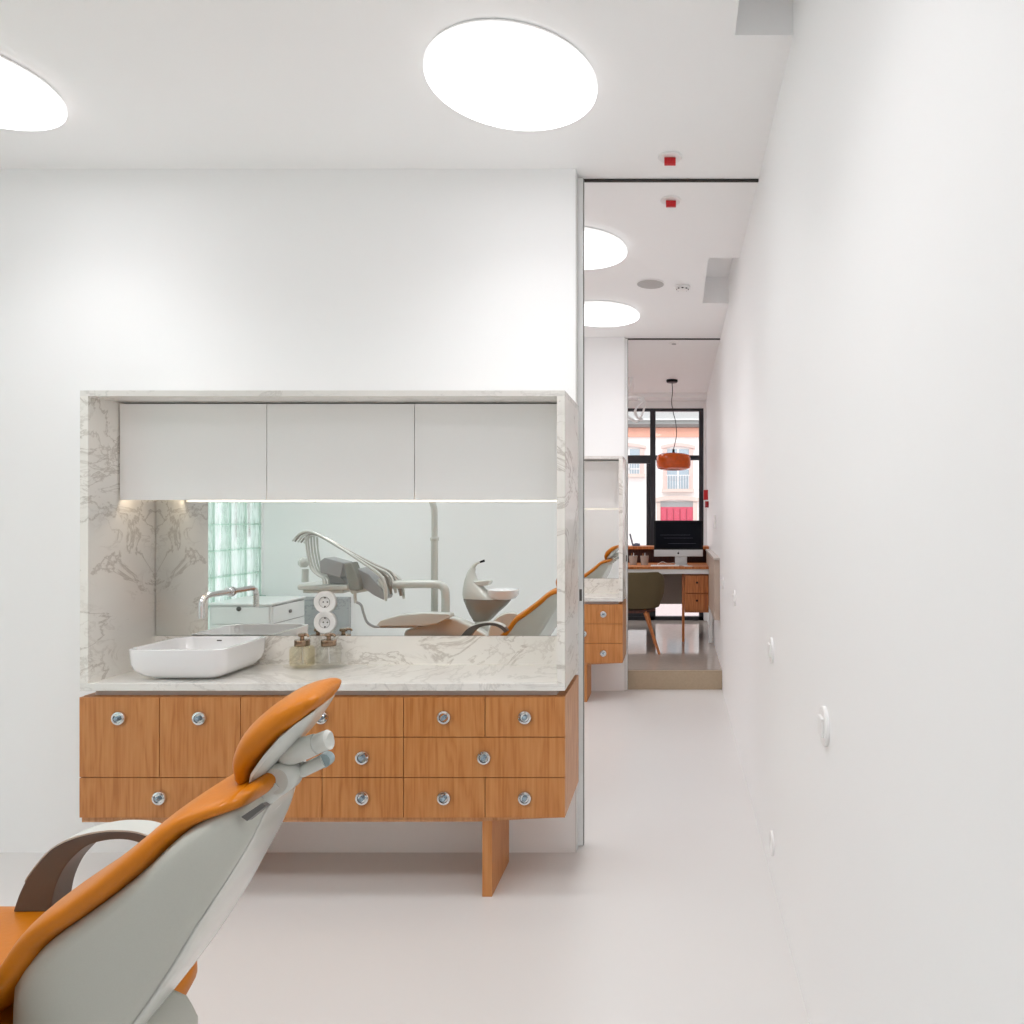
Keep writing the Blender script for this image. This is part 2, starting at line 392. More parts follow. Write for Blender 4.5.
# ================================================================== MARBLE NICHE
WT = .792
wt = tag(finish(bx(X0+.002, X1, D0, MIR+.03, WT-.0275, WT), 'worktop', MARB, bevel=.001), 'white veined marble worktop under the white basin and soap dispensers', 'worktop', 'marble worktops')
NT = H+.4655; NI = H+.445
sur = thing('niche_surround', ((X0+X1)/2, 2.78, WT), 'marble surround framing the nearest mirrored niche', 'surround', 'marble niche surrounds')
finish(bx(X0+.002, -2.158, D0, W1-.001, WT, NI), 'side_panel', MARBS, sur, smooth=False)
finish(bx(-.440, X1, D0, W1-.001, WT, NI), 'side_panel', MARBS, sur, smooth=False)
finish(bx(X0+.002, X1, D0, W1-.001, NI, NT), 'top_panel', MARB, sur, smooth=False)
finish(bx(-2.158, -.440, MIR, W1-.001, WT, .910), 'backsplash', MARBS, sur, smooth=False)
mir = thing('wall_mirror', (-1.3, MIR, .911), 'frameless mirror filling the back of the nearest niche', 'mirror', 'niche mirrors')
finish(bx(-2.1545, -.4405, MIR, MIR+.004, .9115, 1.50), 'glass', MIRM, mir, smooth=False)
finish(bx(-2.1575, -.4405, MIR+.0045, W1-.001, .911, 1.50), 'backing', DARK, mir, smooth=False)
def wallcab(a, b, label):
    t = thing('wall_cabinet', ((a+b)/2, 2.84, 1.468), label, 'cabinet', 'white wall cabinets')
    finish(bx(a+.002, b-.002, 2.760, MIR-.002, 1.484, NI-.004), 'body', LACQ, t, smooth=False)
    finish(bx(a+.0015, b-.0015, 2.742, 2.7595, 1.4675, NI-.006), 'door', LACQ, t, bevel=.001)
    return t
cabx = [-2.154, -1.585, -1.014, -.442]
wc = [wallcab(cabx[0], cabx[1], 'left white wall cabinet beside the marble side of the nearest niche'),
      wallcab(cabx[1], cabx[2], 'middle white wall cabinet of the nearest niche'),
      wallcab(cabx[2], cabx[3], 'right white wall cabinet of the nearest niche')]
strip = tag(finish(bx(-2.14, -.46, 2.765, 2.775, 1.4795, 1.4835), 'light_strip', LAMPW, smooth=False), 'warm light strip under the white wall cabinets of the nearest niche', 'light', 'under-cabinet light strips')

# second niche, deeper in the building
DY = 2.768
def shift(o, label):
    return dup(o, Vector(o.location)+Vector((0, DY, 0)), label)
shift(oak, 'low oak drawer cabinet seen beyond the opening below the second niche')
shift(wt, 'marble worktop of the second niche beyond the opening')
shift(sur, 'marble surround framing the second niche beyond the opening')
shift(mir, 'mirror in the second niche reflecting an orange headrest')
for o, s in zip(wc, ('left', 'middle', 'right')): shift(o, '%s white wall cabinet in the second niche beyond the opening' % s)
shift(strip, 'warm light strip under the wall cabinets of the second niche')

# ---- basin
def rrect(x0, x1, y0, y1, z, r, n=6):
    pts = []
    for ax, ay, a0 in ((x1-r, y1-r, 0), (x0+r, y1-r, PI/2), (x0+r, y0+r, PI), (x1-r, y0+r, 1.5*PI)):
        for k in range(n+1):
            a = a0+PI/2*k/n; pts.append((ax+r*math.cos(a), ay+r*math.sin(a), z))
    return pts
bx0, bx1, by0, by1, RZ = -2.036, -1.676, 2.612, 2.922, .913
rs = []
for z, ins, r in ((WT+.0005, .070, .03), (WT+.005, .052, .04), (WT+.022, .024, .045), (WT+.042, .008, .045), (WT+.065, .002, .042), (RZ-.002, 0, .040), (RZ, .002, .040), (RZ, .007, .036),
                  (RZ-.003, .010, .048), (RZ-.04, .018, .045), (RZ-.07, .035, .04), (RZ-.088, .070, .04), (RZ-.092, .12, .03)):
    rs.append(rrect(bx0+ins, bx1-ins, by0+ins, by1-ins, z, r))
bas = finish(rings(BM(), rs), 'basin', CERAM); tag(bas, 'white rectangular ceramic vessel basin on the marble worktop', 'basin')
finish(bx(-1.885, -1.865, by1-.0135, by1-.0118, RZ-.020, RZ-.014), 'overflow_slot', DKG, bas)
finish(lathe(BM(), [(0, 0), (.022, 0), (.022, .003), (0, .005)], ((bx0+bx1)/2, 2.765, RZ-.0915)), 'drain', CHROME, bas)
# ---- wall tap
tx, tz = -1.846, 1.094
tap = thing('wall_tap', (tx, MIR-.001, tz), 'polished chrome wall spout mounted on the mirror above the basin', 'tap')
finish(tube(BM(), [(tx, MIR-.002, tz), (tx, 2.86, tz), (tx, 2.80, tz), (tx, 2.772, tz-.006), (tx, 2.757, tz-.026), (tx, 2.755, tz-.055), (tx, 2.755, tz-.085)], .0115, 20), 'spout', CHROME, tap)
finish(lathe(BM(), [(0, 0), (.021, 0), (.021, -.007), (.0145, -.008), (.0145, -.016), (0, -.016)], (tx, MIR-.0015, tz), 'Y', 28), 'flange', CHROME, tap)
# ---- round double socket on the mirror
def socket(bm_t, c, axis, sgn, name, parent, r=.046, schuko=True):
    prof = [(0, 0), (r, 0), (r, .006*sgn), (r-.003, .009*sgn), (.024, .009*sgn), (.0215, .007*sgn), (.0205, .001*sgn), (0, .001*sgn)] if schuko else [(0, 0), (r, 0), (r, .007*sgn), (r-.003, .010*sgn), (0, .011*sgn)]
    p = finish(lathe(BM(), prof, c, axis, 36), name, WHITEP, parent)
    return p
sk = thing('wall_socket', (P(325.5, 622, MIR-.002)), 'double round white power socket fixed to the mirror above the soap dispensers', 'socket')
for yy in (602, 622.3):
    c = P(325.5, yy, MIR-.001)
    p = socket(None, c, 'Y', -1, 'socket_plate', sk)
    bm = BM()
    for s in (-1, 1): lathe(bm, [(0, -.0012), (.0032, -.0012), (.0032, -.0016), (0, -.0016)], (c.x+s*.0085, c.y, c.z), 'Y', 10)
    for s in (-1, 1): box(bm, c.x-.002, c.x+.002, c.y-.008, c.y-.0015, c.z+s*.0185-.003, c.z+s*.0185+.003)
    finish(bm, 'contact', DKG, p)
    finish(tube(BM(), [(c.x+.0222*math.cos(2*PI*k/32), c.y-.0092, c.z+.0222*math.sin(2*PI*k/32)) for k in range(33)], .0009, 6, False), 'ring', mat('socket_ring_grey', (150, 148, 146), .5), p)
# ---- soap dispensers on a glass tray
def dispenser(c, liquid, label):
    c = Vector(c); t = thing('soap_dispenser', c, label, 'dispenser', 'glass soap dispensers')
    finish(lathe(BM(), [(0, 0), (.036, 0), (.0455, .006), (.047, .02), (.047, .068), (.043, .079), (.026, .086), (.0235, .087), (.0235, .083), (.04, .076), (.0445, .066), (.0445, .02), (.043, .008), (0, .006)], c), 'bottle', liquid, t)
    finish(lathe(BM(), [(0, .083), (.0275, .083), (.029, .085), (.029, .106), (.027, .108), (0, .108)], c), 'cap', BRONZ, t)
    bm = lathe(BM(), [(0, .108), (.008, .108), (.008, .121), (.014, .122), (.016, .126), (.014, .134), (0, .135)], c, n=20)
    tube(bm, [c+Vector((0, 0, .129)), c+Vector((.014, -.005, .130)), c+Vector((.026, -.009, .129)), c+Vector((.031, -.011, .122))], .0048, 10)
    finish(bm, 'pump', BRONZ, t)
    finish(tube(BM(), [c+Vector((0, 0, .085)), c+Vector((0, .001, .05)), c+Vector((.003, .002, .012))], .0025, 8), 'dip_tube', WHITEP, t)
TZ = WT+.0005
tx_ = P(301.9, 650, 2.870).x
tr = finish(BM() if False else lathe(BM(), [(0, 0), (.105, 0), (.122, .004), (.126, .011), (.122, .011), (.118, .007), (.10, .005), (0, .005)], (0, 0, 0), n=48), 'glass_tray', JAR)
tr.scale = (1, .48, 1); tr.location = (-1.463, 2.868, TZ); tag(tr, 'oval clear glass tray under the two soap dispensers', 'tray')
dispenser((tx_, 2.872, TZ+.0055), SOAP, 'left soap dispenser with yellowish liquid, nearer the basin')
dispenser((P(328.5, 650, 2.870).x, 2.872, TZ+.0055), JAR, 'right soap dispenser with clear liquid, farther from the basin')

# ================================================================== RIGHT WALL FITTINGS
def wallswitch(px, py, label, kind):
    dx = px-VX; z = .9
    for _ in range(4): d = xr(z)*F/dx; z = H-(py-VY)*d/F
    c = Vector((xr(z)-.0008, d, z))
    t = thing('wall_switch' if kind == 's' else 'wall_socket', c, label, 'switch' if kind == 's' else 'socket', 'round white fittings on the right wall')
    if kind == 's':
        p = finish(lathe(BM(), [(0, 0), (.048, 0), (.048, -.006), (.045, -.009), (0, -.009)], c, 'X', 36), 'plate', WHITEP, t)
        finish(bx(c.x-.016, c.x-.008, c.y-.022, c.y+.022, c.z-.024, c.z+.024), 'rocker', WHITEP, t, bevel=.003)
    else:
        finish(lathe(BM(), [(0, 0), (.046, 0), (.046, -.006), (.043, -.009), (.025, -.009), (.022, -.007), (.0205, -.001), (0, -.001)], c, 'X', 36), 'plate', WHITEP, t)
        finish(lathe(BM(), [(0, -.0012), (.004, -.0012), (.004, -.0035), (0, -.0035)], c+Vector((0, .009, 0)), 'X', 10), 'contact', MIDG, t)
wallswitch(826, 726, 'largest looking round light switch, closest to the viewer on the right wall', 's')
wallswitch(772.5, 650, 'round light switch second from the viewer on the right wall', 's')
wallswitch(735.3, 598, 'round light switch third from the viewer on the right wall, near the step', 's')
wallswitch(723.4, 583, 'smallest looking round switch, farthest along the right wall above the step', 's')
wallswitch(773, 843, 'round power socket low on the right wall just above the floor', 'k')
c = Vector((-2.400, W1-.001, .150))
t = thing('wall_socket', c, 'round power socket low on the wall under the oak cabinet', 'socket')
finish(lathe(BM(), [(0, 0), (.042, 0), (.042, -.006), (.039, -.009), (.024, -.009), (.021, -.001), (0, -.001)], c, 'Y', 32), 'plate', WHITEP, t)
finish(lathe(BM(), [(0, -.001), (.008, -.001), (.008, -.004), (0, -.004)], c+Vector((0, 0, -.004)), 'Y', 12), 'contact', MIDG, t)

# ================================================================== CEILING FITTINGS
LE = 4.3
def lamp(x, y, label, e=1.):
    t = thing('ceiling_lamp', (x, y, CEIL-.0385), label, 'lamp', 'round ceiling lamps')
    finish(lathe(BM(), [(0, -.0005), (.262, -.0005), (.270, -.004), (.270, -.010), (0, -.010)], (x, y, CEIL), n=64), 'housing', LACQ, t)
    finish(lathe(BM(), [(0, -.0105), (.272, -.0105), (.2775, -.016), (.2775, -.030), (0, -.030)], (x, y, CEIL), n=64), 'rim', LAMPR, t)
    finish(lathe(BM(), [(0, -.0305), (.276, -.0305), (.275, -.034), (.268, -.0365), (0, -.0375)], (x, y, CEIL), n=64), 'diffuser', LAMP, t)
    l = bpy.data.lights.new('lamp_light', 'AREA'); l.shape = 'DISK'; l.size = .52; l.energy = LE*e; l.spread = math.radians(120); l.color = (.985, .98, 1)
    o = bpy.data.objects.new('lamp_light', l); C.objects.link(o); o.parent = t; o.location = (0, 0, -.0005)
lamp(-.541, 2.338, 'big round glowing ceiling lamp above the right end of the nearest niche', .6)
lamp(-2.373, 2.338, 'round glowing ceiling lamp cut off by the left edge of the photo', .6)
lamp(-.541, 1.0, 'round ceiling lamp closer to the viewer, above the dental chair head', 1.3)
lamp(-2.373, 1.0, 'round ceiling lamp closer to the viewer, above the dental unit', 1.45)
lamp(-.545, 3.80, 'nearer round glowing ceiling lamp seen just inside the second room')
lamp(-.542, 5.02, 'farther round glowing ceiling lamp seen inside the second room', .6)
lamp(-.3, -1.45, 'added unseen fill lamp in the corridor behind the viewer', .8)  # unseen, added to brighten the right wall near the camera
lamp(-1.3, 6.5, 'nearer added fill lamp of the front room, hidden to the left', 1.5)  # unseen fill, added because the front room came out too dark
lamp(-1.3, 7.7, 'farther added fill lamp of the front room, hidden to the left', 1.5)  # second unseen lamp added to brighten the front room
lamp(-2.373, 3.80, 'hidden side ceiling lamp of the second room, nearer')
lamp(-2.373, 5.02, 'hidden side ceiling lamp of the second room, farther', .6)
def detector(px, py, label):
    d = (CEIL-H)*F/(VY-py); x = (px-VX)*d/F
    t = thing('ceiling_indicator', (x, d, CEIL-.03), label, 'indicator', 'red ceiling indicators')
    finish(lathe(BM(), [(0, -.0005), (.048, -.0005), (.049, -.003), (.044, -.007), (.038, -.005), (0, -.005)], (x, d, CEIL), n=36), 'ring', WHITEP, t)
    finish(bx(x-.023, x+.023, d-.010, d+.012, CEIL-.030, CEIL-.0055), 'red_block', RED, t, bevel=.002)
detector(670, 157, 'small ceiling indicator with red block just before the first opening')
detector(671, 200, 'small ceiling indicator with red block just beyond the first opening')
d = (CEIL-H)*F/(VY-283.3); x = (650.5-VX)*d/F
sp = thing('ceiling_speaker', (x, d, CEIL-.01), 'flat round grey ceiling speaker in the second room', 'speaker')
finish(lathe(BM(), [(0, -.0005), (.088, -.0005), (.089, -.004), (.084, -.006), (0, -.005)], (x, d, CEIL), n=40), 'frame', WHITEP, sp)
finish(lathe(BM(), [(0, -.0065), (.083, -.0065), (.083, -.008), (0, -.008)], (x, d, CEIL), n=40), 'grille', mat('speaker_grille', (186, 184, 182), .8), sp)
d = (CEIL-H)*F/(VY-286.5); x = (682.5-VX)*d/F
sm = thing('smoke_detector', (x, d, CEIL-.03), 'small white smoke detector with dark slots beside the ceiling speaker', 'detector')
finish(lathe(BM(), [(0, -.0005), (.05, -.0005), (.05, -.010), (.036, -.014), (.034, -.022), (.02, -.028), (0, -.029)], (x, d, CEIL), n=32), 'housing', WHITEP, sm)
bm = BM()
for a in range(8):
    q = a*PI/4; box(bm, x+.033*math.cos(q)-.006, x+.033*math.cos(q)+.006, d+.033*math.sin(q)-.006, d+.033*math.sin(q)+.006, CEIL-.021, CEIL-.016)
finish(bm, 'slot', BLACK, sm)
d = (CEIL-H)*F/(VY-343); x = (674-VX)*d/F
sm = thing('recessed_spotlight', (x, d, CEIL-.01), 'tiny recessed ceiling spotlight just inside the front room', 'spotlight')
finish(lathe(BM(), [(0, -.0005), (.045, -.0005), (.045, -.006), (.03, -.008), (0, -.007)], (x, d, CEIL), n=32), 'ring', WHITEP, sm)
finish(lathe(BM(), [(0, -.0085), (.02, -.0085), (.018, -.012), (0, -.012)], (x, d, CEIL), n=20), 'lens', MIDG, sm)

# ================================================================== DENTAL CHAIR
YC = 1.27
SH = .17
def dental_chair(loc_label):
    ch = thing('dental_chair', (-1.55, YC, 0), loc_label, 'dental chair', 'orange dental chairs')
    def q(x, y, yn): v = P(x, y, yn); return v.x, v.z
    # backrest cushion
    k = .00152; path = []
    for x, y, t, w in ((-62, 1046, 17, .20), (-30, 1012, 18, .20), (3, 977, 18, .20), (21, 951, 18, .20), (38, 933, 18, .2), (69, 912, 18, .20), (104, 886, 17.5, .2), (137, 859, 17, .195),
                       (159, 839, 15.5, .185), (182, 823, 14, .175), (204, 814, 12, .165), (223, 808, 11, .155), (236, 803, 11, .14), (245, 797, 10, .13)):
        X, Z = q(x, y, YC-w+.01); path.append((X, Z, t*k, w))
    bc = finish(pad(BM(), path, YC, .72, sh=.05), 'backrest_cushion', LEATH, ch, allsm=True)
    # headrest
    path = []
    for x, y, t, w in ((238, 778, 11, .09), (240.5, 764, 15, .096), (251, 747, 18, .10), (266, 732, 18, .10), (281, 719.5, 16.5, .097), (293, 711.5, 14, .09), (301, 707, 11.5, .08)):
        X, Z = q(x, y, YC-.09); path.append((X, Z, t*.00160, w))
    finish(pad(BM(), path, YC, .75, sh=SH), 'headrest_cushion', LEATH, ch, allsm=True)
    # headrest shell below it
    rs = []
    for (ix, iy), (ox, oy), w in (((249, 786), (256, 788), .10), ((252, 772), (266, 777), .115), ((264, 755), (283, 758), .12), ((280, 737), (296, 744), .12), ((295, 724), (307, 732), .095), ((315, 710), (320, 713), .07)):
        w *= .8; a = P(ix, iy, YC-w*.9); b = P(ox, oy, YC-w*.5); r = []
        for d_, f in ((-.12, .9), (0, 1), (.35, .97), (.75, .8), (1, .55)):
            r.append((a.x+(b.x-a.x)*d_, YC-w*f, a.z+(b.z-a.z)*d_))
        r += [(x_, 2*YC-y_, z_) for x_, y_, z_ in r[::-1]]
        r = [(x_-SH*(y_-(YC-w*.8)), y_, z_) for x_, y_, z_ in r]
        rs.append(r)
    finish(rings(BM(), rs), 'headrest_shell', SHELLG, ch, bevel=.003)
    # back shell: deep tapered body
    rs = []
    st = (((256, 797), (287, 787), .075), ((247, 806), (288, 797), .10), ((238, 812), (283, 812), .125), ((221, 818), (273, 833), .15), ((200, 827), (266, 847), .168), ((180, 839), (256, 864), .18), ((159, 857), (248, 879), .187), ((138, 880), (239, 896), .19),
          ((104, 907), (219, 928), .19), ((69, 932), (194, 964), .19), ((38, 954), (168, 993), .19), ((21, 972), (132, 1030), .185), ((0, 996), (90, 1075), .175))
    for (ix, iy), (ox, oy), w in st:
        a = P(ix, iy, YC-w); b = P(ox, oy, YC+w*.42); r = []
        for d_, f in ((-.05, .9), (0, 1), (.2, 1.0), (.5, .985), (.78, .94), (.9, .87), (.975, .74), (1, .5)):
            r.append((a.x+(b.x-a.x)*d_, YC-w*f, a.z+(b.z-a.z)*d_))
        r += [(x_, 2*YC-y_, z_) for x_, y_, z_ in r[::-1]]
        r = [(x_-SH*(y_-(a.y+(b.y-a.y)*min(1, max(0, (x_-a.x)/(b.x-a.x+1e-9) if abs(b.x-a.x) > abs(b.z-a.z) else (z_-a.z)/(b.z-a.z+1e-9))))), y_, z_) for x_, y_, z_ in r]
        rs.append(r)
    sh = finish(rings(BM(), rs), 'back_shell', SHELL, ch, sub=1)
    # glossy spine cover over the back of the shell
    rs = []
    for i, ((ix, iy), (ox, oy), w) in enumerate(st):
        a = P(ix, iy, YC-w); b = P(ox, oy, YC+w*.42); r = []
        for d_, f in ((.88, .80), (.935, .845), (1.0, .735), (1.022, .5)):
            r.append((a.x+(b.x-a.x)*d_, YC-w*f, a.z+(b.z-a.z)*d_))
        r += [(x_, 2*YC-y_, z_) for x_, y_, z_ in r[::-1]]
        r = [(x_-SH*(y_-(a.y+(b.y-a.y)*min(1, max(0, (x_-a.x)/(b.x-a.x+1e-9) if abs(b.x-a.x) > abs(b.z-a.z) else (z_-a.z)/(b.z-a.z+1e-9))))), y_, z_) for x_, y_, z_ in r]
        rs.append(r)
    sp_ = finish(rings(BM(), rs), 'spine_cover', SHELLG, ch, sub=1)
    # headrest mechanism
    yn = YC-.03
    a = P(253, 803, yn); b = P(281, 777, yn)
    bm = tube(BM(), [a+Vector((-.01, .03, -.012)), a+Vector((0, .0, 0)), b+Vector((0, .0, 0))], [.012, .022, .027], 20)
    finish(bm, 'lower_link', GREYP, ch)
    finish(lathe(BM(), [(0, -.012), (.022, -.012), (.027, -.006), (.027, .028), (.022, .034), (0, .034)], P(279, 779, yn-.01), 'Y', 28), 'pivot', GREYP, ch)
    a = P(290, 752, yn); b = P(316, 744, yn); c_ = P(330, 739.5, yn)
    finish(tube(BM(), [a+Vector((-.02, .02, .01)), a+Vector((0, .0, 0)), b+Vector((0, .0, 0))], [.016, .022, .0185], 20), 'upper_link', GREYP, ch)
    finish(tube(BM(), [b+Vector((.001, .0, 0)), c_+Vector((-.002, .0, 0)), c_+Vector((0, .0, 0))], [.0175, .0175, .013], 20, False), 'release_button', SHELLG, ch)
    a = P(296, 775, yn); b = P(319, 764, yn)
    bm = tube(BM(), [a+Vector((0, .02, 0)), b+Vector((0, .02, 0))], .012, 16)
    finish(bm, 'adjuster', SHELLG, ch)
    finish(lathe(BM(), [(0, -.006), (.0125, -.006), (.0125, .012), (0, .012)], b+Vector((0, .02, 0)), 'Y', 18), 'adjuster_knob', mat('blue_grey_plastic', (150, 168, 172), .3), ch)
    bm = BM()
    for i, (p_, q_) in enumerate((((279, 768), (300, 760)), ((284, 778), (298, 764)), ((288, 785), (303, 772)), ((276, 762), (290, 756)))):
        tube(bm, [P(p_[0], p_[1], yn+.0)+Vector((0, .02, 0)), P(q_[0], q_[1], yn)+Vector((0, .02, 0))], .0045, 8)
    finish(bm, 'hinge_rod', CHROME, ch)
    # mounting slot on the shell
    a = P(240, 813, YC-.12); bm = BM()
    poly = [P(x_, y_, YC-.13) for x_, y_ in ((241, 817), (262, 803), (266, 806), (247, 821))]
    rings(bm, [[p_ for p_ in poly], [p_+Vector((-.004, .02, -.006)) for p_ in poly]])
    finish(bm, 'mounting_slot', DKG, ch)
    # seat and leg rest
    Zs = .562
    path = [(-1.09, Zs+.012, .030, .22), (-1.2, Zs, .032, .23), (-1.45, Zs-.005, .032, .235), (-1.62, Zs+.01, .032, .23), (-1.80, Zs-.03, .03, .21), (-2.10, Zs-.13, .03, .19), (-2.45, Zs-.24, .028, .17)]
    finish(pad(BM(), path, YC, .35), 'seat_cushion', LEATH, ch, allsm=True)
    bm = BM(); prism(bm, [(-1.12, .528), (-1.45, .522), (-1.62, .535), (-1.8, .50), (-2.1, .40), (-2.4, .30), (-2.38, .27), (-2.05, .36), (-1.78, .43), (-1.2, .44)], YC-.17, YC+.05)
    finish(bm, 'seat_shell', SHELLG, ch, bevel=.012)
    # hinge covers either side
    for s in (-1,):
        c_ = Vector((-1.135, YC+s*.262, .60))
        finish(lathe(BM(), [(0, -.030), (.10, -.028), (.148, -.012), (.155, .006), (.145, .020), (0, .022)], c_, 'Y', 40), 'hinge_cover', SHELLG, ch)
    # arm rests: arched bands
    def arm(y0, y1):
        ro = [(13, 912), (20, 892), (31, 873), (51.5, 850), (75, 838.6), (100, 833), (119, 832), (138, 834), (158, 842), (172, 856)]
        ri = [(50, 912), (54, 890), (62, 871), (72, 858), (85, 847), (100, 841.5), (119, 839.5), (136, 842), (152, 850), (163, 862)]
        o_ = [P(x_, y_, 1.462) for x_, y_ in ro]; i_ = [P(x_, y_, 1.462) for x_, y_ in ri]
        vo = spline(o_, None, 4)[0]; vi = spline(i_, None, 4)[0]; rs_ = []
        for a_, b_ in zip(vo, vi):
            rs_.append([(a_.x, y0, a_.z), (b_.x, y0, b_.z), (b_.x, y1, b_.z), (a_.x, y1, a_.z)])
        o = finish(rings(BM(), rs_), 'armrest', DKG, ch, bevel=.002)
        rs_ = []
        for j, a_ in enumerate(vo[6:-3]):
            rs_.append([(a_.x, y0+.0, a_.z+.0005), (a_.x, y1, a_.z+.0005), (a_.x, y1, a_.z+.004), (a_.x, y0+.0, a_.z+.004)])
        finish(rings(BM(), rs_), 'armrest_top', GREYP, o)
    arm(1.462, 1.512)
    arm(YC-.242, YC-.192) if False else None
    # support housing, column and base
    bm = BM(); pts = [(-1.62, .44), (-1.2, .47), (-1.02, .52), (-.945, .548), (-.895, .528), (-.872, .485), (-.88, .42), (-1.0, .34), (-1.3, .24), (-1.62, .24)]
    prism(bm, pts, YC-.13, YC+.04); finish(bm, 'lift_housing', SHELL, ch, bevel=.02, seg=3)
    finish(bx(-1.78, -1.30, YC-.16, YC+.06, .09, .44), 'column', SHELLG, ch, bevel=.04, seg=4)
    finish(bx(-2.2, -.95, YC-.24, YC+.10, 0, .09), 'base_plate', SHELLG, ch, bevel=.03, seg=3)
    # small white mark on the lift housing
    bm = BM(); y_ = YC-.1305
    for x0_ in (-.985, -.972):
        prism(bm, [(x0_, .462), (x0_+.003, .462), (x0_+.006, .480), (x0_+.014, .480), (x0_+.014, .483), (x0_-.004, .483), (x0_-.004, .480), (x0_+.003, .480)], y_-.0006, y_)
    finish(bm, 'white_mark', WHITEP, ch, smooth=False)
    return ch
chair = dental_chair('orange leather dental chair with grey-green back shell in the left foreground')
dup(chair, Vector(chair.location)+Vector((0, 2.52, 0)), 'orange dental chair seen only reflected in the second niche mirror')

# stool behind the chair back
sx, sy = -1.25, 1.53
st = thing('stool', (sx, sy, 0), 'round stool with orange cushion partly hidden behind the dental chair shell', 'stool')
finish(lathe(BM(), [(0, .330), (.14, .330), (.167, .340), (.180, .365), (.178, .395), (.162, .413), (.1, .420), (0, .421)], (sx, sy, 0), n=48), 'cushion', LEATH, st)
finish(lathe(BM(), [(0, .05), (.025, .05), (.025, .22), (.017, .22), (.017, .320), (.09, .323), (.09, .3295), (0, .3295)], (sx, sy, 0), n=24), 'column', CHROME, st)
for i in range(5):
    a = 2*PI*i/5+.3
    o = finish(tube(BM(), [(sx+.02*math.cos(a), sy+.02*math.sin(a), .085), (sx+.13*math.cos(a), sy+.13*math.sin(a), .075), (sx+.2*math.cos(a), sy+.2*math.sin(a), .058)], [.018, .015, .012], 10), 'leg', CHROME, st)
    finish(lathe(BM(), [(0, -.01), (.022, -.01), (.024, 0), (.022, .01), (0, .01)], (sx+.2*math.cos(a), sy+.2*math.sin(a), .0245), 'X', 16), 'castor', BLACK, o)

# ================================================================== DENTAL UNIT (read in the mirror)
U = thing('dental_unit', (-1.75, .80, 0), 'pale grey dental unit with instrument whips, pole and arm, reflected in the niche mirror', 'dental unit')
D5 = 5.02
yo = lambda v, s: Vector((v.x, v.y+s, v.z))
pole = [R(434.5, 660, D5), R(434.5, 612, D5), R(434.5, 545, D5), R(434.5, 515, D5), R(433.5, 506, D5), R(430, 499, D5), R(420, 494, D5), R(395, 492, D5)]
pole[0].z = .3
finish(tube(BM(), [pole[0], pole[1], R(434.5, 538, D5)], .0245, 20, False), 'pole', GREYP, U)
finish(tube(BM(), [R(434.5, 538, D5)]+pole[3:], .0215, 20), 'upper_pole', GREYP, U)
finish(lathe(BM(), [(0, -.012), (.028, -.012), (.03, -.008), (.03, .008), (.028, .012), (0, .012)], R(434.5, 539, D5), n=24), 'collar', GREYP, U)
finish(tube(BM(), [R(352, 590, 4.9), R(375, 586, 4.9), R(400, 584.5, 4.9), R(425, 584, 4.9), R(438, 584.5, 4.9), R(444, 588, 4.9), R(445.5, 596, 4.9), R(445.5, 614, 4.9), R(445.5, 622, 4.9)], .0285, 20), 'support_arm', GREYP, U)
# body of the unit
bm = BM()
top = [R(x, y, 4.95) for x, y in ((408, 640), (410, 628), (430, 622), (453, 614.5), (463, 617), (480, 625), (498, 637))]
poly = [(v.x, v.z) for v in top]+[(-1.25, .25), (-1.85, .25)]
prism(bm, poly, .93, 1.03); finish(bm, 'body', SHELLG, U, bevel=.02, seg=3)
bm = BM(); top = [R(x, y, 4.8) for x, y in ((380, 624), (384, 619.5), (403, 614), (427, 612), (452, 613), (453, 616), (441, 622), (425, 624.6), (381, 625))]
prism(bm, [(v.x, v.z) for v in top], 1.0301, 1.13); finish(bm, 'cover', GREYP, U, bevel=.006)
bm = BM(); top = [R(x, y, 4.78) for x, y in ((381, 625.4), (419, 625.4), (419, 627.8), (381, 627.8))]
prism(bm, [(v.x, v.z) for v in top], 1.02, 1.10); finish(bm, 'drawer_rail', MIDG, U)
finish(bx(-2.05, -1.52, .68, 1.02, 0, .25), 'base', SHELLG, U, bevel=.03)
# tray
def Y_(x, y, d, dy): v = R(x, y, d); v.y += dy; return v
bm = BM(); z_ = R(300, 585, D5).z; xa, xb = R(297.5, 585, 4.86).x, R(349, 585, 4.86).x
box(bm, xa, xb, .70, 1.02, z_-.018, z_+.018); finish(bm, 'tray', GREYP, U, bevel=.012, seg=3)
bm = bx(R(312, 0, D5).x, R(352, 0, D5).x, .76, .98, z_-.045, z_-.019); finish(bm, 'tray_bracket', GREYP, U, bevel=.008)
finish(tube(BM(), [R(305, 582, D5), R(305.3, 569, D5)], .0225, 16), 'post', GREYP, U)
finish(lathe(BM(), [(0, -.03), (.02, -.03), (.034, -.012), (.036, .01), (.025, .03), (.008, .042), (0, .043)], R(303.5, 563, D5), n=24), 'post_cap', SHELLG, U)
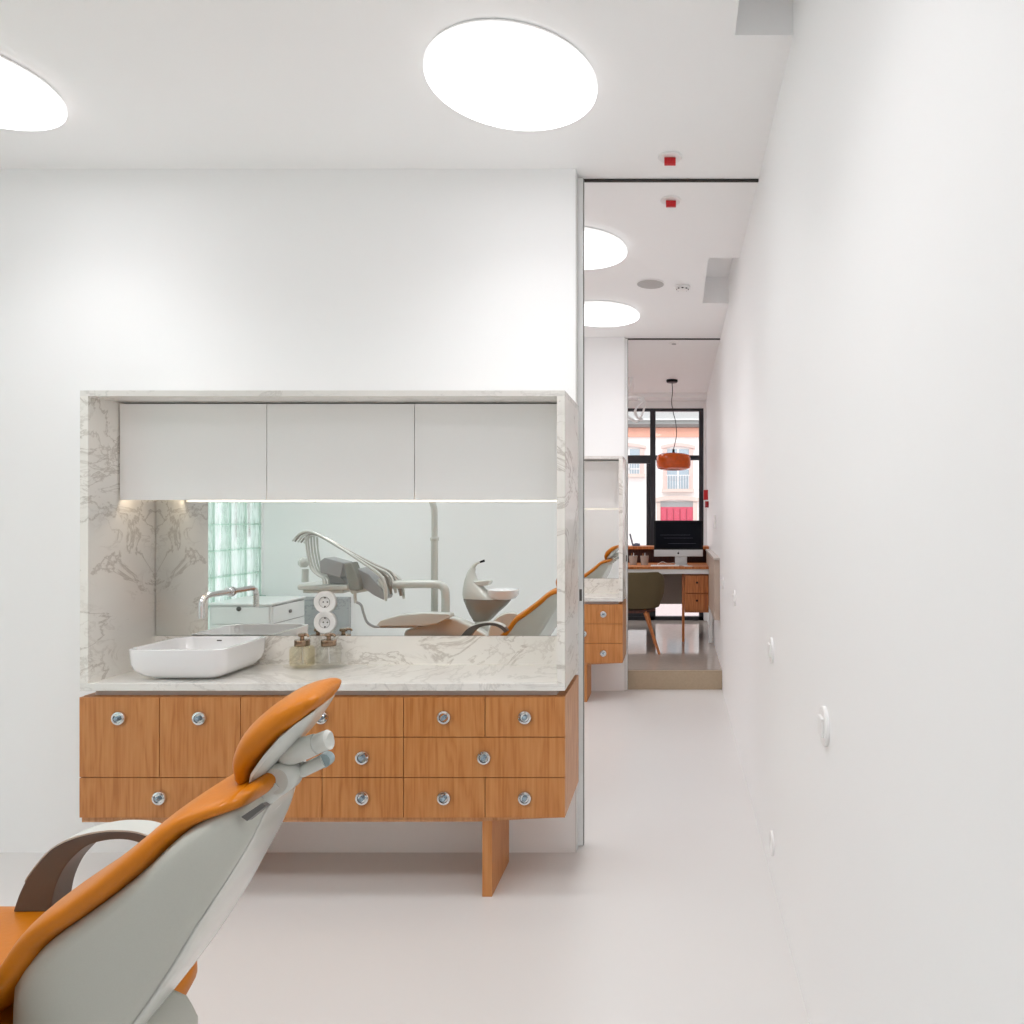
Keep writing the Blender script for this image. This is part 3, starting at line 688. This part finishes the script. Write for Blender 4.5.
# control box and grip
bm = BM(); q4 = [R(x, y, 4.93) for x, y in ((325, 561), (330, 557), (349, 562), (346, 577), (326, 572))]
prism(bm, [(v.x, v.z) for v in q4], .88, 1.02); finish(bm, 'control_box', MIDG, U, bevel=.006)
bm = BM(); q4 = [R(x, y, 4.95) for x, y in ((331, 573), (346, 577), (350, 583), (334, 583))]
prism(bm, [(v.x, v.z) for v in q4], .86, .98); finish(bm, 'control_box_foot', MIDG, U, bevel=.004)
bm = BM(); q4 = [R(x, y, 4.85) for x, y in ((346, 563), (354, 562), (361, 580), (362, 590), (352, 590))]
prism(bm, [(v.x, v.z) for v in q4], .96, 1.06); finish(bm, 'handle_grip', mat('speckled_grip', (150, 152, 145), .7), U, bevel=.008)
bm = BM(); q4 = [R(x, y, 4.88) for x, y in ((358, 568), (370, 575), (381, 587), (386, 596), (384, 600), (374, 595), (364, 588))]
prism(bm, [(v.x, v.z) for v in q4], .86, 1.0); finish(bm, 'instrument_holder', MIDG, U, bevel=.006)
# five whip arms
whips = (((292.5, 541), (299, 534), (307, 531.5), (318, 535), (340, 549), (365, 566), (380, 577), (385, 588), (386, 602)),
         ((295, 541.5), (301, 534.5), (309, 532), (321, 537), (344, 551), (368, 565.5), (385, 576), (389, 584), (391, 595)),
         ((298, 542), (304, 535), (312, 533), (325, 539), (347, 551.5), (371, 565), (388, 574), (393, 583), (396, 593)),
         ((301, 542.5), (307, 536), (315, 534), (328, 539), (350, 551), (374, 564), (391, 572.5), (398, 583), (401, 595)),
         ((304, 543), (310, 537), (318, 535), (331, 540), (352, 551), (376, 563), (392, 571.5), (400, 581), (404, 597)))
for i, w in enumerate(whips):
    dep = 4.80+.045*i
    pts = [R(x, y+(i-2)*.9*min(1, max(0, (x-310)/40)), dep) for x, y in w]
    o = finish(tube(BM(), pts, [.006, .007, .008, .008, .008, .009, .012, .014, .009], 10), 'whip_arm', BRUSH if i % 2 else GREYP, U)
    e = [R(w[0][0]+13, w[0][1]-6, dep), R(w[0][0]+14, w[0][1]+8, dep), R(w[0][0]+18, w[0][1]+26, dep), R(w[0][0]+25, w[0][1]+34, dep), R(w[0][0]+30, 578, dep), R(w[0][0]+31, 584, dep)]
    finish(tube(BM(), e, .0065, 10), 'hose', GREYP, U)
    h = [R(w[6][0]-1, w[6][1]+2, dep), R(w[7][0], w[7][1], dep), R(w[8][0], w[8][1]-1, dep)]
    finish(tube(BM(), h, [.014, .016, .008], 12), 'handpiece', [GREYP, BRUSH, GREYP, BRUSH, GREYP][i], U)
finish(tube(BM(), [R(355, 588, 4.86), R(355, 597, 4.86), R(355.5, 603, 4.86)], .011, 12), 'handle_stem', GREYP, U)
finish(tube(BM(), [R(356, 602, 4.86), R(361, 605, 4.86), R(363.5, 613, 4.86), R(367, 622, 4.86), R(374, 626.5, 4.86), R(381, 626.5, 4.84)], .0085, 12), 'hose', MIDG, U)
# operating lamp on its arm from the pole
finish(lathe(BM(), [(0, -.05), (.05, -.045), (.08, -.02), (.085, .02), (.07, .03), (0, .02)], (-1.535, 1.5, 1.585), 'X', 28), 'lamp_head', GREYP, U)
a = pole[-1]
finish(tube(BM(), [a+Vector((-.0, .003, 0)), a+Vector((-.1, .1, .05)), (-2.0, 1.2, 1.65), (-1.64, 1.5, 1.62), (-1.585, 1.5, 1.59)], .014, 12), 'lamp_arm', GREYP, U)

# ---- spittoon
c0 = R(484, 600, 5.02)
SPT = thing('cuspidor', (c0.x, c0.y, .4), 'taupe and grey spittoon with white bowl and curved spout, reflected in the mirror', 'cuspidor')
def outline(pts, d): return [(R(x, y, d).x, R(x, y, d).z) for x, y in pts]
rs = []
for (xa, ya), (xb, yb), w in (((474, 621), (491, 620), .05), ((470, 614), (499, 612), .07), ((467, 607), (507, 605), .085), ((464.5, 601), (511, 600), .09), ((464, 598.5), (511.5, 599), .09)):
    a = R(xa, ya, 5.02); b = R(xb, yb, 5.02); m_ = (a+b)/2; hw = (b.x-a.x)/2; r = []
    for k_ in range(24):
        u, v = sup(2*PI*k_/24, .8); r.append((m_.x+u*hw, m_.y+v*w, m_.z+(b.z-a.z)/2*u))
    rs.append(r)
finish(rings(BM(), rs), 'lower_body', CUSP, SPT)
rs = []
for (xa, ya), (xb, yb), w in (((463.5, 598), (511, 598.8), .088), ((463, 594), (497, 596.5), .085), ((463.5, 588), (487, 590.5), .075), ((465, 580), (477.5, 580.5), .05), ((467.5, 572), (475, 572.5), .03), ((470.5, 567), (475.8, 569), .02)):
    a = R(xa, ya, 5.02); b = R(xb, yb, 5.02); m_ = (a+b)/2; hw = (b.x-a.x)/2; r = []
    for k_ in range(24):
        u, v = sup(2*PI*k_/24, .8); r.append((m_.x+u*hw, m_.y+v*w, m_.z+(b.z-a.z)/2*u))
    rs.append(r)
finish(rings(BM(), rs), 'upper_body', GREYP, SPT)
o = finish(tube(BM(), [R(472.5, 572, 5.02), R(473.5, 567, 5.02), R(476.5, 563.5, 5.02), R(480.5, 562, 5.02)], [.018, .015, .010, .006], 14), 'spout', GREYP, SPT)
finish(tube(BM(), [R(480, 562.1, 5.02), R(484.5, 560.7, 5.02)], [.007, .009], 12), 'nozzle', BLACK, o)
bm = BM(); prism(bm, outline([(474, 581), (491.5, 579.5), (492, 582), (490, 584.8), (476, 586)], 5.02), c0.y-.03, c0.y+.05); finish(bm, 'cup_arm', GREYP, SPT, bevel=.006)
bc = R(503, 598, 5.02)
finish(lathe(BM(), [(0, -.012), (.06, -.010), (.09, .0), (.108, .025), (.112, .060), (.108, .062), (.10, .05), (.088, .02), (.05, .005), (0, .002)], bc, n=40), 'bowl', CERAM, SPT)
finish(tube(BM(), [R(482, 620, 5.02), (R(482, 620, 5.02).x, c0.y, .32)], .05, 20), 'stand', GREYP, SPT)
finish(bx(-1.46, -1.28, .74, .92, 0, .33), 'pedestal', SHELLG, SPT, bevel=.03)

# ---- white drawer unit by the glass blocks
cb = thing('drawer_unit', (-3.2, .45, 0), 'white instrument drawer unit standing under the glass block window, seen in the mirror', 'cabinet')
ux0, ux1, uy0, uy1, uz = -3.46, -3.0, .16, .62, .768
finish(bx(ux0, ux1, uy0, uy1, .06, uz-.022), 'body', LACQW, cb, bevel=.004)
finish(bx(ux0-.01, ux1+.012, uy0-.01, uy1+.014, uz-.020, uz), 'top', LACQW, cb, bevel=.008, seg=3)
for k_ in range(3):
    z1_ = uz-.030-k_*.13
    d_ = finish(bx(ux0+.02, ux1-.012, uy1+.0005, uy1+.012, z1_-.122, z1_), 'drawer', LACQW, cb, bevel=.003)
    finish(lathe(BM(), [(0, 0), (.016, 0), (.018, .006), (0, .010)], ((ux0+ux1)/2, uy1+.0125, z1_-.012), 'Y', 16), 'handle', DKG, d_)
    d_ = finish(bx(ux1+.0005, ux1+.010, uy0+.012, uy1-.012, z1_-.125, z1_), 'side_drawer', LACQW, cb, bevel=.002)
    finish(lathe(BM(), [(0, 0), (.012, 0), (.014, .010), (0, .014)], (ux1+.0105, (uy0+uy1)/2, z1_-.06), 'X', 16), 'knob', DKG, d_)
    finish(bx(ux1+.0005, ux1+.0015, uy0+.005, uy1-.005, z1_+.001, z1_+.004), 'gap', DARK, cb, smooth=False)
finish(bx(ux0+.03, ux1-.03, uy0+.03, uy1-.03, 0, .06), 'plinth', MIDG, cb)
md = finish(bx(XL+.001, R(351, 0, 6.09).x, YB+.0005, YB+.03, 0, H-79.5*6.08/F), 'dado_panel', MARBG, smooth=False)
tag(md, 'low grey marble wall panel behind the white drawer unit, seen in the mirror', 'panel')

# ================================================================== FRONT ROOM (raised by a step)
FZ = .155
# window wall
struct(finish(bx(XL, .46, 8.31, 8.62, 2.812, 3.1), 'ceiling', CEILM, smooth=False), 'dropped ceiling edge in front of the shop window')
zt = P(0, 408.3, FAR).z
struct(finish(bx(XL, .46, 8.602, 8.70, zt, 2.812), 'wall_far', WALL, smooth=False), 'strip of wall above the shop window')
struct(finish(bx(P(703.8, 0, FAR).x, .46, 8.56, 8.70, FZ, 2.812), 'wall_far', WALL, smooth=False), 'strip of wall right of the shop window')
struct(finish(bx(XL, -1.9, 8.602, 8.70, FZ, zt), 'wall_far', WALL, smooth=False), 'wall left of the shop window')
wd = bpy.data.objects.new('window_2', None); C.objects.link(wd); wd.location = (-.7, 8.63, FZ); struct(wd, 'black metal framed shop window and door to the street')
fy0, fy1 = 8.60, 8.67
def fx(x): return P(x, 0, FAR).x
def fz(y): return P(0, y, FAR).z
bm = BM()
box(bm, -1.9, fx(703.5), fy0, fy1, fz(411), zt)
box(bm, fx(699), fx(703.5), fy0, fy1, FZ, fz(411))
box(bm, fx(650), fx(655.5), fy0, fy1, FZ, fz(411))
box(bm, -1.9, -1.85, fy0, fy1, FZ, fz(411))
box(bm, fx(655.5), fx(699), fy0+.005, fy1-.005, fz(460), fz(455.2))
box(bm, -1.85, fx(650), fy0, fy1, fz(463.3), fz(455.2))
box(bm, -1.85, fx(703.5), fy0, fy1, FZ-.001, fz(616.5))
finish(bm, 'frame', BLKM, wd, bevel=.003)
dl = BM(); box(dl, fx(646.3), fx(650)-.001, fy0+.01, fy1-.01, FZ+.01, fz(463.3)-.002); box(dl, fx(600), fx(646.3), fy0+.01, fy1-.01, FZ+.04, FZ+.12); box(dl, fx(600)-.05, fx(600), fy0+.01, fy1-.01, FZ+.01, fz(463.3)-.002)
finish(dl, 'door_leaf', BLKM, wd, bevel=.003)
finish(bx(-1.85, fx(699.2), fy0+.03, fy0+.038, FZ+.05, fz(411)), 'glass', PANE, wd, smooth=False)
# building across the street
FD = 19.0
def sx_(x): return P(x, 0, FD).x
def sz_(y): return P(0, y, FD).z
FWH = mat('facade_white', (244, 242, 240), .8); PEACH = noisy(mat('facade_peach', (238, 178, 156), .8), 6, .08)
STN = mat('facade_stone', (226, 208, 198), .8); FGRY = mat('facade_grey', (196, 196, 194), .8); PNK = mat('pink_door_paint', (214, 84, 108), .5)
bd = thing('building', (0, FD, 0), 'white house across the street with peach cornice and pink door', 'building')
finish(bx(-9, 9, FD, FD+1, -.2, sz_(437)), 'wall', FWH, bd, smooth=False)
finish(bx(-9, 9, FD-.06, FD+1, sz_(437)+.001, sz_(428)), 'cornice', PEACH, bd, smooth=False)
finish(bx(-9, 9, FD-.18, FD+1, sz_(428)+.001, sz_(425)), 'eave_shade', mat('eave_shade_grey', (120, 112, 108), .7), bd, smooth=False)  # dark strip standing in for the shadow at the eave
finish(bx(-9, 9, FD+.1, FD+1, sz_(425)+.001, 7.5), 'upper_storey', FGRY, bd, smooth=False)
finish(bx(-9, 9, FD+.02, FD+.099, sz_(420), sz_(418.5)), 'string_course', FWH, bd, smooth=False)
def arch(bm, xa, xb, yb, yt, rise, th, y0, y1):
    """segmental arch band between two x positions"""
    n_ = 12; lo = []; hi = []
    for i in range(n_+1):
        t_ = i/n_; x_ = xa+(xb-xa)*t_; b_ = rise*math.sin(PI*t_)
        lo.append((x_, yb+b_)); hi.append((x_, yt+b_))
    prism(bm, lo+hi[::-1], y0, y1)
def fwindow(xa, xb, ya, yb):
    bm = BM(); box(bm, sx_(xa), sx_(xa+4), FD-.06, FD-.001, sz_(yb), sz_(ya)); box(bm, sx_(xb-4), sx_(xb), FD-.06, FD-.001, sz_(yb), sz_(ya))
    arch(bm, sx_(xa-2), sx_(xb+2), sz_(ya), sz_(ya-3), .07, .1, FD-.08, FD-.001)
    w = finish(bm, 'window', mat('window_stone_pink', (232, 204, 196), .8), bd)
    finish(bx(sx_(xa+4)+.002, sx_(xb-4)-.002, FD-.03, FD-.001, sz_(yb), sz_(ya)-.01), 'pane', mat('facade_glass', (178, 194, 204), .1), w)
    finish(bx(sx_(xa-1), sx_(xb+1), FD-.14, FD-.001, sz_(yb+3.2), sz_(yb)-.001), 'sill', STN, w)
    bm = BM()
    for i in range(9):
        x_ = sx_(xa+4.5)+(sx_(xb-4.5)-sx_(xa+4.5))*i/8; box(bm, x_-.008, x_+.008, FD-.10, FD-.09, sz_(yb), sz_(yb-14))
    box(bm, sx_(xa+3), sx_(xb-3), FD-.105, FD-.085, sz_(yb-14), sz_(yb-13.2)); finish(bm, 'railing', WHITEP, w)
    bm = BM(); xm = (sx_(xa)+sx_(xb))/2; box(bm, xm-.025, xm+.025, FD-.045, FD-.031, sz_(yb), sz_(ya)-.01)
    for yy in (ya+9, ya+20): box(bm, sx_(xa+4), sx_(xb-4), FD-.045, FD-.031, sz_(yy)-.02, sz_(yy)+.02)
    finish(bm, 'glazing_bar', WHITEP, w)
fwindow(663, 693, 449, 489); fwindow(614, 644, 449, 474)
bm = BM(); box(bm, sx_(657), sx_(660.5), FD-.06, FD-.001, -.2, sz_(503)); box(bm, sx_(693), sx_(697), FD-.06, FD-.001, -.2, sz_(503))
arch(bm, sx_(655), sx_(699), sz_(502), sz_(498), .06, .1, FD-.10, FD-.001)
dr = finish(bm, 'doorway', STN, bd); finish(bx(sx_(660.5)+.001, sx_(693)-.001, FD-.03, FD-.001, -.2, sz_(507)), 'door', PNK, dr, smooth=False)
bm = BM()
for i in range(1, 5):
    x_ = sx_(660.5)+(sx_(693)-sx_(660.5))*i/5; box(bm, x_-.012, x_+.012, FD-.04, FD-.031, -.2, sz_(509))
finish(bm, 'door_rail', mat('dark_pink_paint', (170, 50, 76), .5), dr)
finish(bx(sx_(660.5)+.001, sx_(693)-.001, FD-.02, FD-.001, sz_(507)+.001, sz_(501.5)), 'transom_light', MIDG, dr)
struct(finish(bx(-9, 9, 8.7, FD, -.3, -.2), 'ground', noisy(mat('street_paving', (214, 196, 194), .7), 3, .05), smooth=False), 'pale street paving outside the shop window')
# house seen as blurred colours through the glass blocks
b2 = thing('building', (-9, 0, 0), 'pale house outside, glimpsed through the green glass blocks', 'building')
finish(bx(-10, -9, -16, 9, -.3, 3.4), 'wall', FWH, b2, smooth=False)
for i, y_ in enumerate((-13, -11, -9.2, -7.4, -5.6, -3.8, -2, 0, 2)):
    w_ = finish(bx(-9.0, -8.94, y_, y_+.6, 1.0, 2.6), 'window', PEACH if i % 2 else mat('dark_shutter', (120, 96, 92), .7), b2, smooth=False)

# desk
desk = thing('desk', (-.3, 7.3, FZ), 'wooden desk with white frame and two small drawers in the front room', 'desk')
dy0 = 7.05; dz = .912
def dx_(x): return P(x, 0, dy0).x
def dzz(y): return P(0, y, dy0).z
finish(bx(-.95, dx_(711), dy0, 7.66, dz-.026, dz), 'desktop', WALN, desk, bevel=.002)
finish(bx(-.95, dx_(712), dy0+.004, dy0+.03, dzz(574), dz-.027), 'front_rail', LACQW, desk, smooth=False)
finish(bx(dx_(709), dx_(712.3), dy0+.001, dy0+.05, FZ, dz-.027), 'leg', LACQW, desk, smooth=False)
finish(bx(dx_(712.4), dx_(713.4), dy0+.001, dy0+.05, FZ+.35, dz-.027), 'cable', BLACK, desk, smooth=False)
finish(bx(-.95, -.92, dy0+.001, dy0+.05, FZ, dz-.027), 'leg', LACQW, desk, smooth=False)
finish(bx(dx_(682), dx_(684.6), dy0+.06, 7.12+.04, FZ, dz-.04), 'leg', WALN, desk, smooth=False)
finish(bx(dx_(684.8), dx_(708.8), dy0+.034, 7.5, dzz(613), dzz(575)), 'drawer_box', WALN, desk, smooth=False)
for a, b in ((576, 593.3), (594.3, 611)):
    o = finish(bx(dx_(685), dx_(708.6), dy0+.018, dy0+.0335, dzz(b), dzz(a)), 'drawer', WALN, desk, bevel=.002)
    finish(lathe(BM(), [(0, 0), (.008, 0), (.011, -.014), (0, -.018)], (dx_(697), dy0+.0175, dzz((a+b)/2-2)), 'Y', 16), 'knob', BLACK, o)
# reception counter
rc = thing('reception_counter', (-.4, 7.8, FZ), 'reception counter with dark red wood cubby behind the desk', 'counter')
zt_ = P(0, 546.5, 7.67).z
finish(bx(-1.4, P(709, 0, 7.67).x, 7.67, 7.98, zt_-.03, zt_), 'counter_top', WALN, rc, bevel=.002)
finish(bx(-1.4, P(709, 0, 7.67).x, 7.93, 7.96, P(0, 604, 7.93).z, zt_-.031), 'back_panel', BACKC, rc, smooth=False)
finish(bx(-1.4, P(709, 0, 7.67).x, 7.90, 7.929, dz-.03, zt_-.031), 'cubby_back', MAHO, rc, smooth=False)
finish(bx(P(707.5, 0, 7.67).x, P(709, 0, 7.67).x, 7.672, 7.895, dz-.03, zt_-.031), 'cubby_side', MAHO, rc, smooth=False)
finish(bx(-1.4, P(709, 0, 7.67).x, 7.672, 7.929, dz-.056, dz-.031), 'cubby_shelf', MAHO, rc, smooth=False)
finish(bx(-1.4, -1.37, 7.7, 7.9, FZ, zt_-.05), 'leg', BLKM, rc, smooth=False)
# beige panel along right wall
sp2 = thing('wall_panel', (.34, 6.7, .52), 'low beige boxed panel along the right wall beside the desk', 'panel')
finish(bx(.315, .3625, 6.02, 7.62, .53, 1.04), 'side', BEIGE, sp2, smooth=False)
finish(bx(.308, .3625, 6.0, 7.64, 1.0405, 1.062), 'ledge', mat('pale_stone', (206, 198, 190), .3), sp2, bevel=.003)
# computer
mo = thing('computer', (.015, 7.25, dz), 'silver all-in-one computer with dark screen on the desk', 'computer')
my = 7.20
def mx_(x): return P(x, 0, my).x
def mz_(y): return P(0, y, my).z
finish(bx(mx_(654), mx_(703), my, my+.016, mz_(549.6), mz_(520.5)), 'bezel', BLACK, mo, bevel=.004)
finish(bx(mx_(656), mx_(701), my-.001, my-.0002, mz_(547.8), mz_(522.3)), 'screen', SCREEN, mo, smooth=False)
finish(bx(mx_(654), mx_(703), my, my+.018, mz_(556.5), mz_(549.7)), 'chin', ALU, mo, bevel=.004)
bm = lathe(BM(), [(0, 0), (.010, 0), (.010, -.0008), (0, -.0008)], (mx_(678.3), my-.0002, mz_(553.2)), 'Y', 20)
tube(bm, [(mx_(678.3)+.001, my-.0005, mz_(553.2)+.011), (mx_(678.3)+.005, my-.0005, mz_(553.2)+.017)], .002, 6)
finish(bm, 'logo', BLACK, mo)
bm = BM(); hexa(bm, [(mx_(675), my+.02, dz+.006), (mx_(687), my+.02, dz+.006), (mx_(687), my+.03, dz+.006), (mx_(675), my+.03, dz+.006), (mx_(675), my+.019, mz_(548)), (mx_(687), my+.019, mz_(548)), (mx_(687), my+.04, mz_(548)), (mx_(675), my+.04, mz_(548))])
finish(bm, 'stand', ALU, mo, bevel=.002); finish(bx(mx_(674), mx_(688), my-.05, my+.12, dz, dz+.0055), 'foot', ALU, mo, bevel=.002)
bm = BM()                                         # pale wave shown on the screen
for k_, (ya, yb) in enumerate(((535, 533), (538, 539), (543.5, 543))):
    box(bm, mx_(660+4*k_), mx_(690+3*k_), my-.0016, my-.0011, mz_(ya)-.0012, mz_(ya)+.0012)
finish(bm, 'screen_picture', mat('screen_picture_grey', (74, 76, 92), .3), mo, smooth=False)
kb = thing('keyboard', (mx_(664), 7.10, dz), 'slim white keyboard lying on the desk before the computer', 'keyboard')
finish(bx(mx_(651), mx_(679), 7.075, 7.16, dz, dz+.010), 'case', WHITEP, kb, bevel=.003)
bm = BM()
for i in range(13):
    for j in range(4):
        a_ = mx_(651)+.008+i*.0205; box(bm, a_, a_+.0175, 7.082+j*.018, 7.097+j*.018, dz+.0102, dz+.012)
finish(bm, 'key', LACQW, kb, smooth=False)
pp = finish(bx(mx_(684), mx_(692), 7.07, 7.145, dz+.0002, dz+.004), 'paper', WHITEP); pp.rotation_euler.z = .2; tag(pp, 'small white paper pad on the desk right of the keyboard', 'paper')
bm = BM()
tube(bm, [(mx_(657), 7.30, dz+.004), (mx_(662), 7.33, dz+.03), (mx_(668), 7.30, dz+.012), (mx_(673), 7.34, dz+.02), (mx_(678), 7.37, dz+.004)], .003, 8)
tag(finish(bm, 'cable', WHITEP), 'loose white cable behind the computer foot on the desk', 'cable')
for i, px in enumerate((633.2, 644.5)):
    c_ = Vector((P(px, 0, 7.3).x, 7.3, dz))
    t = thing('pencil_pot', c_, ('left' if i == 0 else 'right')+' pale woven pencil pot on the desk, '+('nearer the sliding door' if i == 0 else 'nearer the computer'), 'pot', 'pencil pots')
    finish(lathe(BM(), [(0, 0), (.036, 0), (.044, .095), (.041, .095), (.034, .006), (0, .005)], c_, n=24), 'pot', noisy(mat('woven_grey', (176, 166, 158), .8), 150, .35), t)
    for j in range(3):
        o = finish(tube(BM(), [c_+Vector((.01*(j-1), .0, .01)), c_+Vector((.022*(j-1)+.004, .01, .118+.006*j))], .0035, 6), 'pencil', [WALN, WHITEP, MAHO][j], t)
# card reader on the counter
cr = thing('card_terminal', P(636, 545.5, 7.8), 'small blue grey card terminal with tilted screen on the reception counter', 'terminal')
z0 = zt_
bm = BM(); a_ = P(635, 0, 7.8).x
prism(bm, [(a_-.03, z0), (a_+.055, z0), (a_+.052, z0+.028), (a_+.005, z0+.034), (a_-.02, z0+.02)], 7.76, 7.86); finish(bm, 'base', mat('blue_grey', (104, 116, 140), .4), cr, bevel=.003)
bm = BM(); prism(bm, [(a_-.03, z0+.012), (a_-.018, z0+.012), (a_-.050, z0+.135), (a_-.062, z0+.135)], 7.75, 7.87); finish(bm, 'screen', mat('blue_grey_2', (84, 90, 110), .3), cr, bevel=.002)

# tub chair
ccx, ccy = -.405, 6.76
tc_ = thing('tub_chair', (ccx, ccy, FZ), 'dark olive upholstered tub chair with wooden legs at the desk', 'chair')
bm = BM(); n_ = 40; out = []
def shellpt(a, t, r_in):                      # a: angle, back at -Y
    back = (1-math.sin(a))/2                  # 1 at the back, 0 at the front
    ztop = .62+.275*min(1, (back*1.25))**.8
    z_ = .555+(ztop-.555)*t
    r_ = (.235+.062*math.sin(min(1, t*1.1)*PI*.5)-.012*t*t) - r_in
    return (ccx+r_*math.cos(a), ccy+r_*math.sin(a)*.95, z_)
rs = []
for t_ in (0, .12, .3, .5, .7, .88, .97, 1.): rs.append([shellpt(2*PI*k_/n_, t_, 0) for k_ in range(n_)])
for t_ in (1.0, .95, .8, .6, .45): rs.append([shellpt(2*PI*k_/n_, t_, .035) for k_ in range(n_)])
rings(bm, rs); finish(bm, 'shell', FABR, tc_)
finish(lathe(BM(), [(0, .55), (.15, .55), (.2, .54), (.2, .515), (0, .515)], (ccx, ccy, 0), n=32), 'seat_frame', MAHO, tc_)
for sx2, sy2 in ((1, -1), (-1, -1), (1, 1), (-1, 1)):
    finish(tube(BM(), [(ccx+sx2*.10, ccy+sy2*.14, .54), (ccx+sx2*(.245 if sy2 < 0 else .185), ccy+sy2*(.30 if sy2 < 0 else .24), FZ)], [.020, .012], 12), 'leg', WALN, tc_)

# pendant lamp
pd = 7.52; pc = P(673.5, 0, pd).x
pl = thing('pendant_lamp', (pc, pd, P(0, 470, pd).z), 'orange drum pendant lamp hanging on a wavy black cord', 'lamp')
zt1, zb1 = P(0, 453.5, pd).z, P(0, 470, pd).z
hh = zt1-zb1
finish(lathe(BM(), [(.06, hh), (.13, hh-.002), (.168, hh-.018), (.182, hh-.05), (.182, .05), (.170, .018), (.13, .002), (.10, 0), (.10, .01), (.16, .03), (.172, .06), (.172, hh-.055), (.158, hh-.03), (.12, hh-.014), (.06, hh-.012)], (pc, pd, zb1), n=48), 'lamp_shade', ORANGE, pl)
finish(lathe(BM(), [(0, hh-.01), (.062, hh-.01), (.062, hh+.002), (.014, hh+.006), (.012, hh+.045), (0, hh+.046)], (pc, pd, zb1), n=24), 'socket', BLACK, pl)
finish(lathe(BM(), [(0, 0), (.05, .01), (.06, .05), (.04, .09), (0, .10)], (pc, pd, zb1+.03), n=20), 'bulb', WHITEP, pl)
cc = P(672, 379, pd)
finish(lathe(BM(), [(0, -.03), (.055, -.028), (.06, -.02), (.06, -.0005), (0, -.0005)], (cc.x, pd, CEIL), n=28), 'canopy', BLACK, pl)
finish(tube(BM(), [(cc.x, pd, CEIL-.02)]+[tuple(P(x_, y_, pd)) for x_, y_ in ((672.5, 392), (671.6, 402), (673.2, 412), (675.6, 422), (676.6, 434), (675, 443), (673.6, 449))]+[(pc, pd, zt1+.03)], .0042, 8), 'cord', BLACK, pl)
# white petal pendant partly behind the door edge
wpx = P(636, 0, 7.4).x
wp = thing('petal_pendant', (wpx, 7.4, P(0, 425, 7.4).z), 'white sculptural pendant lamp of curved ribbons in front of the window top', 'lamp')
def ribbon(pts, w_):
    b_ = BM(); vs_ = spline([P(x_, y_, 7.4) for x_, y_ in pts], None, 6)[0]
    rings(b_, [[(v.x, v.y-w_, v.z), (v.x, v.y+w_, v.z+.006), (v.x+.022, v.y+w_, v.z+.024), (v.x+.022, v.y-w_, v.z+.018)] for v in vs_]); return b_
for pts, w_ in ((((622, 399), (632, 397), (640, 398), (643, 402), (638, 406), (634, 412), (636, 418), (641, 421)), .05), (((620, 414), (628, 419), (636, 423), (640, 418), (644, 404), (637, 400)), .04), (((626, 380), (630, 379), (630, 385), (627, 392), (624, 397)), .03)):
    finish(ribbon(pts, w_), 'ribbon', WHITEP, wp)
finish(tube(BM(), [P(633, 399, 7.4), (P(633, 399, 7.4).x, 7.4, CEIL)], .003, 6), 'cord', WHITEP, wp)

# red fire boxes and switch by the window
def wx(d, x0, x1, y0, y1, name, m, label, cat, th=.03, grp=None):
    z0_, z1_ = P(0, y1, d).z, P(0, y0, d).z
    w_ = xr(z0_)
    o = finish(bx(w_-th, w_-.0005, d-.055, d+.055, z0_, z1_), name, m, bevel=.003); tag(o, label, cat, grp); return o
wx(8.25, 0, 0, 490, 500, 'fire_call_box', RED, 'upper red fire call box on the right wall by the window', 'call box', .05, 'red fire boxes')
wx(8.1, 0, 0, 501.3, 507.5, 'fire_call_box', mat('dark_red_plastic', (160, 14, 26), .35), 'lower dark red fire box just below the brighter one', 'call box', .04, 'red fire boxes')
wx(6.62, 0, 0, 515, 528, 'intercom', WHITEP, 'slim white intercom on the right wall near the beige panel', 'intercom', .02)

# ================================================================== LIGHT
w = bpy.data.worlds.new('sky'); S.world = w; w.use_nodes = True
bg = w.node_tree.nodes['Background']; bg.inputs[0].default_value = (.94, .965, 1.0, 1); bg.inputs[1].default_value = 1.3
sd = bpy.data.lights.new('sun', 'SUN'); sd.energy = 0.5; sd.angle = .1; so = bpy.data.objects.new('sun', sd); C.objects.link(so)
so.rotation_euler = (math.radians(38), 0, math.radians(-20)); so.location = (0, 12, 8)
# daylight arriving through the two windows
def area(name, loc, rot, sx2, sy2, e, col):
    l = bpy.data.lights.new(name, 'AREA'); l.shape = 'RECTANGLE'; l.size = sx2; l.size_y = sy2; l.energy = e; l.color = col
    o = bpy.data.objects.new(name, l); C.objects.link(o); o.location = loc; o.rotation_euler = rot; return o

# ================================================================== CAMERA
cam = bpy.data.cameras.new('camera'); co = bpy.data.objects.new('camera', cam); C.objects.link(co)
co.location = (0, 0, H); co.rotation_euler = (PI/2, 0, 0)
cam.sensor_width = 36; cam.lens = F/1024*36; cam.shift_x = (512-VX)/1024; cam.shift_y = (VY-512)/1024
cam.clip_start = .02; S.camera = co
S.view_settings.view_transform = 'Standard'; S.view_settings.look = 'None'; S.view_settings.gamma = 1
S.view_settings.exposure = 0.43
S.cycles.use_denoising = True
S.cycles.max_bounces = 14; S.cycles.diffuse_bounces = 8; S.cycles.glossy_bounces = 6; S.cycles.transparent_max_bounces = 16
S.cycles.caustics_reflective = False; S.cycles.caustics_refractive = False
